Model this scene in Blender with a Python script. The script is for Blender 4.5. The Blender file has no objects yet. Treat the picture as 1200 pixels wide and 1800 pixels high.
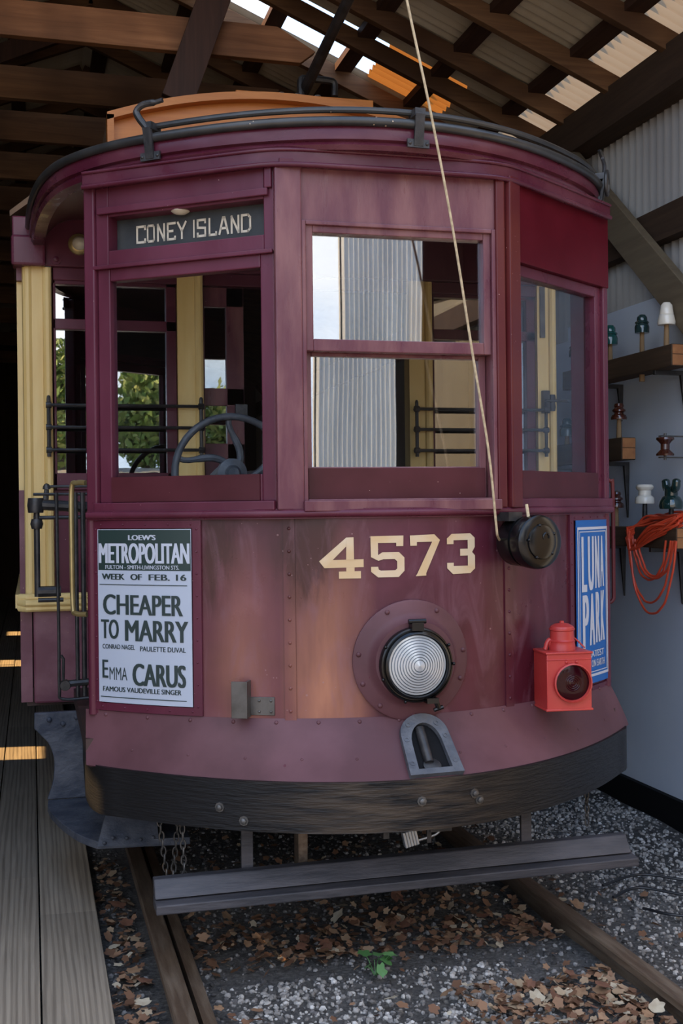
import bpy, math, random
from mathutils import Vector, Matrix, noise as mnoise
random.seed(7)
PI = math.pi
SC = bpy.context.scene
COL = SC.collection

# ------------------------------------------------------------------ camera, sky, sun, exposure
CAM_H = 1.49
YAW = math.atan(545 / 2100)
cam_d = bpy.data.cameras.new('camera')
cam_d.sensor_fit = 'VERTICAL'
cam_d.sensor_height = 36
cam_d.lens = 36 * 2100 / 1800
cam_d.clip_start = 0.05
cam_d.clip_end = 300
cam = bpy.data.objects.new('camera', cam_d)
COL.objects.link(cam)
cam.location = (0, 0, CAM_H)
cam.rotation_euler = (PI / 2, 0, -YAW)
SC.camera = cam

SC.view_settings.view_transform = 'Standard'
SC.view_settings.look = 'None'
SC.view_settings.gamma = 1
SC.view_settings.use_curve_mapping = False
SC.view_settings.exposure = 1.56

world = bpy.data.worlds.new('sky')
SC.world = world
world.use_nodes = True
wn, wl = world.node_tree.nodes, world.node_tree.links
wn.clear()
w_out = wn.new('ShaderNodeOutputWorld')
w_bg = wn.new('ShaderNodeBackground')
w_tc = wn.new('ShaderNodeTexCoord')
w_sep = wn.new('ShaderNodeSeparateXYZ')
w_ramp = wn.new('ShaderNodeValToRGB')
w_ramp.color_ramp.elements[0].position = 0.0
w_ramp.color_ramp.elements[0].color = (0.54, 0.66, 0.84, 1)
w_ramp.color_ramp.elements[1].position = 0.6
w_ramp.color_ramp.elements[1].color = (0.22, 0.41, 0.78, 1)
w_noise = wn.new('ShaderNodeTexNoise')
w_noise.inputs['Scale'].default_value = 3.2
w_noise.inputs['Detail'].default_value = 8
w_cr = wn.new('ShaderNodeValToRGB')
w_cr.color_ramp.elements[0].position = 0.44
w_cr.color_ramp.elements[1].position = 0.62
w_mix = wn.new('ShaderNodeMixRGB')
w_mix.inputs['Color2'].default_value = (0.93, 0.93, 0.94, 1)
wl.new(w_tc.outputs['Generated'], w_sep.inputs[0])
wl.new(w_sep.outputs['Z'], w_ramp.inputs['Fac'])
wl.new(w_tc.outputs['Generated'], w_noise.inputs['Vector'])
wl.new(w_noise.outputs['Fac'], w_cr.inputs['Fac'])
wl.new(w_cr.outputs['Color'], w_mix.inputs['Fac'])
wl.new(w_ramp.outputs['Color'], w_mix.inputs['Color1'])
wl.new(w_mix.outputs['Color'], w_bg.inputs['Color'])
w_bg.inputs['Strength'].default_value = 1.15
wl.new(w_bg.outputs['Background'], w_out.inputs['Surface'])

sun_d = bpy.data.lights.new('sun', 'SUN')
sun_d.energy = 4.5
sun_d.angle = 0.012
sun_d.color = (1.0, 0.66, 0.30)
sun = bpy.data.objects.new('sun', sun_d)
COL.objects.link(sun)
SUN_EL = math.radians(40)
sun_dir = Vector((math.cos(SUN_EL), -0.05, -math.sin(SUN_EL))).normalized()
sun.rotation_euler = sun_dir.to_track_quat('-Z', 'Y').to_euler()
sun.location = (-8, 6, 9)

# ------------------------------------------------------------------ materials
def new_mat(name):
    m = bpy.data.materials.new(name)
    m.use_nodes = True
    nt = m.node_tree
    return m, nt, nt.nodes['Principled BSDF']

def coords(nt, stretch):
    tc = nt.nodes.new('ShaderNodeTexCoord')
    mp = nt.nodes.new('ShaderNodeMapping')
    mp.inputs['Scale'].default_value = stretch
    nt.links.new(tc.outputs['Object'], mp.inputs['Vector'])
    return mp.outputs['Vector']

def noise(nt, vec, scale, detail=4, rough=0.55, dist=0.0):
    n = nt.nodes.new('ShaderNodeTexNoise')
    n.inputs['Scale'].default_value = scale
    n.inputs['Detail'].default_value = detail
    n.inputs['Roughness'].default_value = rough
    n.inputs['Distortion'].default_value = dist
    nt.links.new(vec, n.inputs['Vector'])
    return n.outputs['Fac']

def ramp(nt, fac, stops):
    r = nt.nodes.new('ShaderNodeValToRGB')
    e = r.color_ramp.elements
    while len(e) < len(stops):
        e.new(0.5)
    for el, (p, c) in zip(e, stops):
        el.position = p
        el.color = (c[0], c[1], c[2], 1) if not isinstance(c, (int, float)) else (c, c, c, 1)
    nt.links.new(fac, r.inputs['Fac'])
    return r.outputs['Color']

def mixc(nt, fac, a, b):
    m = nt.nodes.new('ShaderNodeMixRGB')
    if isinstance(fac, (int, float)):
        m.inputs['Fac'].default_value = fac
    else:
        nt.links.new(fac, m.inputs['Fac'])
    for k, v in (('Color1', a), ('Color2', b)):
        if isinstance(v, tuple):
            m.inputs[k].default_value = (v[0], v[1], v[2], 1)
        else:
            nt.links.new(v, m.inputs[k])
    return m.outputs['Color']

def math_n(nt, op, a, b=None, c=None):
    m = nt.nodes.new('ShaderNodeMath')
    m.operation = op
    for i, v in enumerate((a, b, c)):
        if v is None:
            continue
        if isinstance(v, (int, float)):
            m.inputs[i].default_value = v
        else:
            nt.links.new(v, m.inputs[i])
    return m.outputs[0]

def bump(nt, b, h, strength, dist=0.01):
    n = nt.nodes.new('ShaderNodeBump')
    n.inputs['Strength'].default_value = strength
    n.inputs['Distance'].default_value = dist
    nt.links.new(h, n.inputs['Height'])
    nt.links.new(n.outputs['Normal'], b.inputs['Normal'])

def mat(name, c1, c2=None, scale=6, stretch=(1, 1, 1), rough=0.5, metal=0.0, bmp=0.0, bscale=60,
        spec=0.5, lo=0.4, hi=0.65, chips=None, chip_size=0.11, chip_scale=38, coat=0.0, rvar=0.0):
    m, nt, b = new_mat(name)
    v = coords(nt, stretch)
    col = None
    if c2:
        col = ramp(nt, noise(nt, v, scale, 6), [(lo, c1), (hi, c2)])
    if chips:
        vo = nt.nodes.new('ShaderNodeTexVoronoi')
        vo.inputs['Scale'].default_value = chip_scale
        vv = coords(nt, (1, 1, 0.7))
        nt.links.new(vv, vo.inputs['Vector'])
        dens = noise(nt, vv, 3.0, 2)
        thr = math_n(nt, 'MULTIPLY', math_n(nt, 'SUBTRACT', dens, 0.42), chip_size * 3)
        fac = math_n(nt, 'LESS_THAN', vo.outputs['Distance'], thr)
        col = mixc(nt, fac, col if col else c1, chips)
    if col:
        nt.links.new(col, b.inputs['Base Color'])
    else:
        b.inputs['Base Color'].default_value = (*c1, 1)
    b.inputs['Roughness'].default_value = rough
    if rvar:
        r = ramp(nt, noise(nt, v, scale * 2.3, 5), [(0.35, max(0, rough - rvar)), (0.7, rough + rvar)])
        nt.links.new(r, b.inputs['Roughness'])
    b.inputs['Metallic'].default_value = metal
    b.inputs['Specular IOR Level'].default_value = spec
    if coat:
        b.inputs['Coat Weight'].default_value = coat
        b.inputs['Coat Roughness'].default_value = 0.12
    if bmp:
        bump(nt, b, noise(nt, v, bscale, 4), bmp)
    return m

def wood(name, c1, c2, axis=0, rough=0.75, grain=14, bmp=0.35, along=0.7, dark=None):
    m, nt, b = new_mat(name)
    st = [grain, grain, grain]
    st[axis] = along
    v = coords(nt, tuple(st))
    n1 = noise(nt, v, 2.2, 8, 0.65, 0.6)
    col = ramp(nt, n1, [(0.32, c1), (0.68, c2)])
    v2 = coords(nt, (1, 1, 1))
    blot = noise(nt, v2, 1.3, 3)
    if dark:
        col = mixc(nt, ramp(nt, blot, [(0.42, 0.0), (0.66, 1.0)]), col, dark)
    nt.links.new(col, b.inputs['Base Color'])
    b.inputs['Roughness'].default_value = rough
    b.inputs['Specular IOR Level'].default_value = 0.3
    bump(nt, b, n1, bmp, 0.004)
    return m

def island(name, stops, rough=0.8, bmp=0.0, spec=0.3, trans=None):
    m, nt, b = new_mat(name)
    g = nt.nodes.new('ShaderNodeNewGeometry')
    col = ramp(nt, g.outputs['Random Per Island'], stops)
    v = coords(nt, (1, 1, 1))
    col2 = mixc(nt, 0.35, col, ramp(nt, noise(nt, v, 90, 3), [(0.35, 0.03), (0.7, 0.5)]))
    nt.links.new(col2 if bmp else col, b.inputs['Base Color'])
    b.inputs['Roughness'].default_value = rough
    b.inputs['Specular IOR Level'].default_value = spec
    return m

def glass(name, refl=0.16, edge=0.22, tint=(0.93, 0.95, 0.96), wavy=0.0, wscale=1.5, streak=False):
    """old window glass: clear with a mirror sheen that grows at a glancing angle"""
    m = bpy.data.materials.new(name)
    m.use_nodes = True
    nt = m.node_tree
    nt.nodes.clear()
    out = nt.nodes.new('ShaderNodeOutputMaterial')
    tr = nt.nodes.new('ShaderNodeBsdfTransparent')
    tr.inputs['Color'].default_value = (*tint, 1)
    gl = nt.nodes.new('ShaderNodeBsdfGlossy')
    gl.inputs['Roughness'].default_value = 0.01
    gl.inputs['Color'].default_value = (0.95, 0.97, 1, 1)
    lw = nt.nodes.new('ShaderNodeLayerWeight')
    lw.inputs['Blend'].default_value = 0.25
    fac = math_n(nt, 'MULTIPLY_ADD', lw.outputs['Fresnel'], edge, refl)
    fac = math_n(nt, 'MINIMUM', fac, 1.0)
    mx = nt.nodes.new('ShaderNodeMixShader')
    nt.links.new(fac, mx.inputs['Fac'])
    nt.links.new(tr.outputs[0], mx.inputs[1])
    nt.links.new(gl.outputs[0], mx.inputs[2])
    nt.links.new(mx.outputs[0], out.inputs['Surface'])
    if wavy:
        v = coords(nt, (1, 1, 1))
        bn = nt.nodes.new('ShaderNodeBump')
        bn.inputs['Strength'].default_value = wavy
        bn.inputs['Distance'].default_value = 0.02
        nt.links.new(noise(nt, v, wscale, 1), bn.inputs['Height'])
        nt.links.new(bn.outputs['Normal'], gl.inputs['Normal'])
    return m

def dash_material():
    m, nt, b = new_mat('dash_paint')
    tc = nt.nodes.new('ShaderNodeTexCoord')
    sep = nt.nodes.new('ShaderNodeSeparateXYZ')
    nt.links.new(tc.outputs['Object'], sep.inputs[0])
    X, Z = sep.outputs['X'], sep.outputs['Z']
    v = coords(nt, (1, 1, 1))
    vs = coords(nt, (2.6, 2.6, 0.55))
    base = ramp(nt, noise(nt, v, 3.2, 6), [(0.34, (0.058, 0.011, 0.020)), (0.6, (0.095, 0.021, 0.037)), (0.74, (0.14, 0.045, 0.062))])
    # sun-faded vertical bands of ochre paint left of the headlight and on the left sheet
    def band(c, w):
        d = math_n(nt, 'ABSOLUTE', math_n(nt, 'SUBTRACT', X, c))
        return math_n(nt, 'MAXIMUM', math_n(nt, 'SUBTRACT', 1.0, math_n(nt, 'DIVIDE', d, w)), 0.0)
    lowz = math_n(nt, 'MULTIPLY_ADD', Z, -1.7, 2.55)
    lowz = math_n(nt, 'MINIMUM', math_n(nt, 'MAXIMUM', lowz, 0.0), 1.0)
    bb = math_n(nt, 'MAXIMUM', band(-0.24, 0.17), math_n(nt, 'MULTIPLY', band(-0.50, 0.16), 0.38))
    fade = math_n(nt, 'MULTIPLY', math_n(nt, 'MULTIPLY', bb, lowz),
                  math_n(nt, 'MULTIPLY_ADD', noise(nt, vs, 2.4, 5), 3.0, -0.45))
    fade = math_n(nt, 'MINIMUM', math_n(nt, 'MAXIMUM', fade, 0.0), 0.88)
    col = mixc(nt, fade, base, (0.40, 0.165, 0.095))
    # dark scorched patches high on the sheets beside the seam, and at the far end
    hiz = math_n(nt, 'MINIMUM', math_n(nt, 'MAXIMUM', math_n(nt, 'MULTIPLY_ADD', Z, 4.2, -4.75), 0.0), 1.0)
    dk = math_n(nt, 'MAXIMUM', band(-0.305, 0.13), math_n(nt, 'MAXIMUM', band(-0.59, 0.10), math_n(nt, 'MULTIPLY', band(0.62, 0.3), 0.6)))
    dark = math_n(nt, 'MULTIPLY', math_n(nt, 'MULTIPLY', dk, hiz),
                  math_n(nt, 'MULTIPLY_ADD', noise(nt, vs, 7, 6, 0.7), 7.0, -2.1))
    dark = math_n(nt, 'MINIMUM', math_n(nt, 'MAXIMUM', dark, 0.0), 0.85)
    col = mixc(nt, dark, col, (0.036, 0.007, 0.005))
    # the sheet on the far side is a deeper red
    far = math_n(nt, 'MINIMUM', math_n(nt, 'MAXIMUM', math_n(nt, 'MULTIPLY_ADD', X, 3.0, -0.6), 0.0), 0.75)
    col = mixc(nt, far, col, ramp(nt, noise(nt, vs, 3, 5), [(0.4, (0.055, 0.006, 0.012)), (0.65, (0.085, 0.011, 0.024))]))
    # pale scuffs and flecks
    vo = nt.nodes.new('ShaderNodeTexVoronoi')
    vo.inputs['Scale'].default_value = 34
    nt.links.new(v, vo.inputs['Vector'])
    thr = math_n(nt, 'MULTIPLY', math_n(nt, 'SUBTRACT', noise(nt, v, 4.0, 3), 0.47), 0.7)
    col = mixc(nt, math_n(nt, 'MULTIPLY', math_n(nt, 'LESS_THAN', vo.outputs['Distance'], thr), 0.55), col, (0.30, 0.17, 0.17))
    smear = ramp(nt, noise(nt, coords(nt, (3, 3, 1.0)), 3.0, 6, 0.6, 1.2), [(0.52, 0.0), (0.72, 0.38)])
    col = mixc(nt, smear, col, (0.20, 0.095, 0.125))
    nt.links.new(col, b.inputs['Base Color'])
    r = ramp(nt, noise(nt, v, 5, 5), [(0.35, 0.26), (0.7, 0.5)])
    nt.links.new(r, b.inputs['Roughness'])
    b.inputs['Specular IOR Level'].default_value = 0.35
    bump(nt, b, noise(nt, v, 9, 3), 0.10, 0.01)
    return m

def plank_material():
    m, nt, b = new_mat('grey_weathered_plank')
    g = nt.nodes.new('ShaderNodeNewGeometry')
    v = coords(nt, (9, 0.45, 9))
    wv = nt.nodes.new('ShaderNodeTexWave')
    wv.bands_direction = 'X'
    wv.inputs['Scale'].default_value = 1.6
    wv.inputs['Distortion'].default_value = 9.0
    wv.inputs['Detail'].default_value = 3.0
    wv.inputs['Detail Scale'].default_value = 0.6
    nt.links.new(v, wv.inputs['Vector'])
    n1 = noise(nt, coords(nt, (22, 0.7, 22)), 2.2, 7, 0.65, 0.5)
    col = mixc(nt, 0.5, ramp(nt, wv.outputs['Fac'], [(0.15, (0.15, 0.12, 0.092)), (0.6, (0.33, 0.275, 0.21))]),
               ramp(nt, n1, [(0.3, (0.16, 0.13, 0.10)), (0.7, (0.40, 0.34, 0.265))]))
    tone = ramp(nt, g.outputs['Random Per Island'], [(0.0, (0.78, 0.76, 0.74)), (1.0, (1.15, 1.10, 1.04))])
    m2 = nt.nodes.new('ShaderNodeMixRGB')
    m2.blend_type = 'MULTIPLY'
    m2.inputs['Fac'].default_value = 1
    nt.links.new(col, m2.inputs['Color1'])
    nt.links.new(tone, m2.inputs['Color2'])
    nt.links.new(m2.outputs['Color'], b.inputs['Base Color'])
    b.inputs['Roughness'].default_value = 0.8
    b.inputs['Specular IOR Level'].default_value = 0.2
    bump(nt, b, n1, 0.4, 0.004)
    return m

def bumper_material():
    """black painted timber, worn to the brown grain across the middle"""
    m, nt, b = new_mat('bumper_black_wood')
    tc = nt.nodes.new('ShaderNodeTexCoord')
    sep = nt.nodes.new('ShaderNodeSeparateXYZ')
    nt.links.new(tc.outputs['Object'], sep.inputs[0])
    v = coords(nt, (1, 1, 9))
    g = noise(nt, v, 4.0, 6, 0.6)
    d = math_n(nt, 'ABSOLUTE', math_n(nt, 'SUBTRACT', sep.outputs['X'], -0.08))
    w = math_n(nt, 'MULTIPLY_ADD', d, -2.6, 1.25)
    w = math_n(nt, 'MULTIPLY', math_n(nt, 'MINIMUM', math_n(nt, 'MAXIMUM', w, 0.0), 1.0), ramp(nt, g, [(0.40, 0.0), (0.62, 1.0)]))
    col = mixc(nt, w, (0.0085, 0.008, 0.0085), (0.060, 0.043, 0.030))
    nt.links.new(col, b.inputs['Base Color'])
    b.inputs['Roughness'].default_value = 0.45
    b.inputs['Specular IOR Level'].default_value = 0.22
    bump(nt, b, noise(nt, v, 14, 4), 0.45)
    return m

M = {}
M['dash'] = dash_material()
M['frame'] = mat('maroon_frame_paint', (0.072, 0.012, 0.024), (0.110, 0.024, 0.043), 3, (1, 1, 0.4), 0.36, bmp=0.06, bscale=30, spec=0.28,
                 chips=(0.55, 0.42, 0.38), chip_size=0.07, rvar=0.1)
M['worn'] = mat('maroon_worn_paint', (0.105, 0.030, 0.044), (0.185, 0.078, 0.080), 4, (2.5, 2.5, 0.6), 0.38, bmp=0.08, bscale=30, spec=0.32,
                chips=(0.6, 0.47, 0.42), chip_size=0.05, rvar=0.12)
M['bottomrail'] = mat('maroon_rail_paint', (0.049, 0.007, 0.010), (0.067, 0.012, 0.017), 4, rough=0.42, chips=(0.6, 0.45, 0.4), chip_size=0.06, spec=0.25)
M['deep'] = mat('deep_red_paint', (0.064, 0.002, 0.007), (0.086, 0.005, 0.012), 3, rough=0.40, chips=(0.5, 0.3, 0.28), chip_size=0.03, spec=0.12)
M['redpost'] = mat('red_post_paint', (0.099, 0.017, 0.015), (0.070, 0.007, 0.012), 2, rough=0.40, chips=(0.6, 0.42, 0.4), chip_size=0.11, chip_scale=55, spec=0.25)
M['apron'] = mat('apron_paint', (0.084, 0.032, 0.037), (0.124, 0.051, 0.059), 3.5, rough=0.50, bmp=0.10, bscale=12, spec=0.30,
                 chips=(0.09, 0.02, 0.03), chip_size=0.10, chip_scale=14)
M['roofmaroon'] = mat('roof_maroon_paint', (0.067, 0.010, 0.022), (0.116, 0.035, 0.049), 3.5, (1, 1, 2), 0.34, rvar=0.12, lo=0.42, hi=0.72, spec=0.30)
M['soffit'] = mat('soffit_varnish', (0.10, 0.035, 0.03), (0.06, 0.02, 0.02), 3, rough=0.3)
M['bumper'] = bumper_material()
M['black'] = mat('black_iron', (0.012, 0.012, 0.013), (0.035, 0.032, 0.032), 20, rough=0.42, bmp=0.15, bscale=60)
M['gloss'] = mat('glossy_black_enamel', (0.004, 0.004, 0.0045), rough=0.22, spec=0.35)
M['castiron'] = mat('grey_painted_iron', (0.055, 0.06, 0.072), (0.10, 0.105, 0.118), 14, rough=0.45, bmp=0.4, bscale=40, spec=0.40)
M['steplead'] = mat('weathered_step_paint', (0.039, 0.046, 0.064), (0.094, 0.099, 0.116), 9, (1, 1, 1.4), 0.5, bmp=0.5, bscale=35, spec=0.30)
M['pilot'] = mat('pilot_beam_paint', (0.030, 0.029, 0.034), (0.062, 0.056, 0.061), 6, (0.6, 3, 3), 0.6, bmp=0.3, bscale=25)
M['piperail'] = mat('chipped_black_rail', (0.018, 0.019, 0.020), (0.035, 0.035, 0.035), 8, rough=0.36, chips=(0.50, 0.38, 0.26), chip_size=0.14, chip_scale=30)
M['canvas'] = mat('roof_canvas', (0.17, 0.10, 0.055), (0.10, 0.06, 0.035), 9, rough=0.8)
M['varnish'] = wood('orange_varnished_wood', (0.42, 0.13, 0.022), (0.56, 0.21, 0.045), 0, 0.35, 9, 0.1)
M['yellow'] = mat('cream_yellow_paint', (0.702, 0.486, 0.176), (0.810, 0.608, 0.257), 3, (4, 4, 0.5), 0.4, bmp=0.03)
M['sidecream'] = mat('pale_cream_paint', (0.672, 0.540, 0.264), (0.744, 0.624, 0.348), 3, (4, 4, 0.5), 0.45)
M['interior'] = mat('dark_interior', (0.045, 0.020, 0.016), (0.025, 0.012, 0.01), 4, rough=0.6)
M['rustpanel'] = mat('rust_speckled_maroon', (0.13, 0.035, 0.055), (0.20, 0.08, 0.10), 6, rough=0.45, chips=(0.30, 0.17, 0.14), chip_size=0.13, chip_scale=45)
M['brass'] = mat('brass', (0.40, 0.31, 0.14), (0.30, 0.22, 0.09), 12, rough=0.38, metal=0.6)
M['steel'] = mat('bare_steel', (0.45, 0.44, 0.42), (0.30, 0.28, 0.25), 18, rough=0.35, metal=0.8)
M['darksteel'] = mat('dark_bracket_steel', (0.10, 0.095, 0.09), (0.06, 0.055, 0.05), 15, rough=0.4, metal=0.5)
M['railsteel'] = mat('rusty_rail_steel', (0.11, 0.070, 0.045), (0.20, 0.145, 0.10), 6, (6, 0.6, 6), 0.5, metal=0.3, bmp=0.2)
M['cream'] = mat('cream_number_paint', (0.544, 0.381, 0.204), (0.585, 0.462, 0.313), 7, rough=0.45)
M['signcream'] = mat('sign_letter_paint', (0.540, 0.480, 0.375), rough=0.6)
M['signblack'] = mat('sign_black_cloth', (0.014, 0.016, 0.017), (0.03, 0.032, 0.032), 9, rough=0.55)
M['poster'] = mat('poster_paper', (0.381, 0.422, 0.503), (0.408, 0.449, 0.524), 3, rough=0.45)
M['posterink'] = mat('poster_dark_green_ink', (0.020, 0.035, 0.034), rough=0.5)
M['postergreen'] = mat('poster_green_band', (0.014, 0.032, 0.028), rough=0.45)
M['posterwhite'] = mat('poster_white_ink', (0.462, 0.490, 0.560), rough=0.5)
M['blue'] = mat('poster_blue', (0.004, 0.098, 0.36), rough=0.4)
M['lantern'] = mat('lantern_red_paint', (0.384, 0.028, 0.025), (0.434, 0.046, 0.037), 6, rough=0.38, bmp=0.1, bscale=20, chips=(0.10, 0.02, 0.02), chip_size=0.09, chip_scale=40)
M['rope'] = mat('hemp_rope', (0.50, 0.40, 0.25), (0.34, 0.26, 0.16), 60, rough=0.9)
M['wallpanel'] = mat('pale_blue_grey_board', (0.58, 0.655, 0.76), (0.64, 0.71, 0.80), 1.2, rough=0.5, chips=(0.6, 0.62, 0.65), chip_size=0.035, chip_scale=14)
M['blackbase'] = mat('black_base_board', (0.010, 0.010, 0.011), rough=0.6, spec=0.05)  # base board, also painted as the shade inside the coupler pocket
M['corr'] = mat('galvanised_sheet', (0.253, 0.231, 0.209), (0.330, 0.308, 0.275), 2, (1, 1, 0.3), 0.5, metal=0.15)
M['corr_roof'] = mat('roof_sheet', (0.34, 0.28, 0.20), (0.44, 0.38, 0.29), 2, (1, 0.4, 1), 0.55)
M['corr_barn'] = mat('outdoor_grey_sheet', (0.46, 0.47, 0.46), (0.60, 0.61, 0.59), 1.2, (3, 3, 0.3), 0.6)
M['rafter'] = wood('rafter_timber', (0.085, 0.040, 0.018), (0.17, 0.090, 0.042), 0, 0.75, 12, 0.3, dark=(0.05, 0.022, 0.010))
M['tie'] = wood('tie_beam_timber', (0.19, 0.078, 0.032), (0.36, 0.165, 0.075), 0, 0.7, 12, 0.3, dark=(0.08, 0.032, 0.014))
M['darktimber'] = wood('dark_timber', (0.030, 0.012, 0.007), (0.060, 0.024, 0.014), 2, 0.6, 12, 0.3)
M['plate'] = wood('wall_plate_timber', (0.040, 0.024, 0.015), (0.07, 0.042, 0.026), 1, 0.75, 12, 0.3)
M['brace'] = wood('brace_timber', (0.13, 0.10, 0.065), (0.18, 0.14, 0.09), 1, 0.7, 9, 0.2)
M['purlin'] = wood('purlin_timber', (0.035, 0.015, 0.009), (0.06, 0.027, 0.016), 1, 0.8, 12, 0.3)
M['plank'] = plank_material()
M['crossarm'] = wood('old_crossarm_timber', (0.055, 0.034, 0.020), (0.12, 0.078, 0.048), 1, 0.75, 16, 0.5, dark=(0.05, 0.032, 0.02))
M['cutend'] = mat('sawn_end_grain', (0.34, 0.145, 0.05), (0.26, 0.10, 0.035), 22, rough=0.75)
M['oldwall'] = wood('barn_board', (0.030, 0.018, 0.012), (0.055, 0.034, 0.022), 2, 0.85, 9, 0.4)
M['pin'] = wood('turned_pin_wood', (0.22, 0.13, 0.06), (0.32, 0.21, 0.11), 2, 0.7, 30, 0.2)
M['ins_white'] = mat('white_porcelain', (0.78, 0.74, 0.64), rough=0.18, coat=0.6)
M['ins_teal'] = mat('teal_glass', (0.010, 0.075, 0.070), rough=0.10, coat=0.8)
M['ins_dark'] = mat('dark_teal_glass', (0.016, 0.040, 0.042), rough=0.12, coat=0.8)
M['ins_blue'] = mat('blue_green_glass', (0.025, 0.075, 0.085), rough=0.12, coat=0.8)
M['ins_brown'] = mat('brown_glazed_porcelain', (0.065, 0.016, 0.009), rough=0.14, coat=0.8)
M['ins_bottle'] = mat('bottle_green_glass', (0.008, 0.03, 0.028), rough=0.08, coat=1.0)
M['cord'] = mat('orange_cord', (0.66, 0.075, 0.03), rough=0.4)
M['blackcord'] = mat('black_cord', (0.012, 0.012, 0.014), rough=0.45)
M['glass'] = glass('window_glass', 0.015, 0.10)
M['glass_mid'] = glass('wavy_window_glass', 0.19, wavy=0.030, wscale=1.5)
M['glass_in'] = glass('bulkhead_glass', 0.27, 0.22, (0.7, 0.72, 0.72), wavy=0.015, wscale=2.0)
M['lens'] = mat('headlight_glass', (0.40, 0.43, 0.46), rough=0.20, metal=0.35, spec=0.7, coat=0.6)
M['redlens'] = mat('dark_red_glass', (0.022, 0.0015, 0.004), rough=0.10, spec=0.22)
M['bulb'] = mat('frosted_bulb', (0.60, 0.55, 0.44), rough=0.3)
M['padlock'] = mat('padlock_steel', (0.42, 0.44, 0.46), rough=0.35, metal=0.7)
M['gravel'] = island('grey_gravel', [(0.0, (0.15, 0.135, 0.12)), (0.5, (0.30, 0.275, 0.25)), (0.85, (0.42, 0.39, 0.35)), (1.0, (0.60, 0.56, 0.52))], 0.85)
M['darkgravel'] = island('dark_gravel', [(0.0, (0.03, 0.028, 0.026)), (0.6, (0.11, 0.10, 0.095)), (1.0, (0.30, 0.28, 0.26))], 0.8)
M['leaf'] = island('dry_leaf', [(0.0, (0.075, 0.036, 0.020)), (0.35, (0.16, 0.078, 0.042)), (0.7, (0.25, 0.14, 0.08)), (0.92, (0.33, 0.24, 0.15)), (1.0, (0.45, 0.39, 0.29))], 0.7)
M['green'] = island('green_leaf', [(0.0, (0.05, 0.14, 0.035)), (1.0, (0.12, 0.26, 0.09))], 0.5)
M['treeleaf'] = island('tree_leaf', [(0.0, (0.10, 0.17, 0.04)), (0.5, (0.22, 0.30, 0.08)), (1.0, (0.40, 0.42, 0.16))], 0.6)
M['bark'] = mat('tree_bark', (0.08, 0.06, 0.045), (0.13, 0.10, 0.08), 8, rough=0.9)

def ground_material():
    m, nt, b = new_mat('ground_soil')
    v = coords(nt, (1, 1, 1))
    big = noise(nt, v, 1.1, 4)
    fine = noise(nt, v, 55, 6, 0.7)
    c = ramp(nt, fine, [(0.32, (0.024, 0.022, 0.020)), (0.55, (0.09, 0.082, 0.076)), (0.75, (0.24, 0.22, 0.20))])
    c = mixc(nt, ramp(nt, big, [(0.4, 0.0), (0.62, 0.5)]), c, ramp(nt, fine, [(0.3, (0.08, 0.075, 0.07)), (0.7, (0.34, 0.32, 0.30))]))
    nt.links.new(c, b.inputs['Base Color'])
    b.inputs['Roughness'].default_value = 0.9
    bump(nt, b, fine, 0.9, 0.03)
    return m
M['soil'] = ground_material()
M['yard'] = mat('yard_gravel', (0.24, 0.22, 0.19), (0.33, 0.31, 0.27), 2, rough=0.9, bmp=0.3)

def translucent(name, c):
    m = bpy.data.materials.new(name)
    m.use_nodes = True
    nt = m.node_tree
    nt.nodes.clear()
    out = nt.nodes.new('ShaderNodeOutputMaterial')
    d = nt.nodes.new('ShaderNodeBsdfDiffuse')
    t = nt.nodes.new('ShaderNodeBsdfTranslucent')
    d.inputs['Color'].default_value = (*c, 1)
    t.inputs['Color'].default_value = (*c, 1)
    mx = nt.nodes.new('ShaderNodeMixShader')
    mx.inputs['Fac'].default_value = 0.6
    nt.links.new(d.outputs[0], mx.inputs[1])
    nt.links.new(t.outputs[0], mx.inputs[2])
    nt.links.new(mx.outputs[0], out.inputs['Surface'])
    return m
M['fibre'] = translucent('cream_fibreglass_sheet', (0.27, 0.205, 0.135))
M['fibre_orange'] = translucent('amber_fibreglass_sheet', (0.34, 0.115, 0.02))  # amber colour stands in for sun glow on the roof underside

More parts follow.
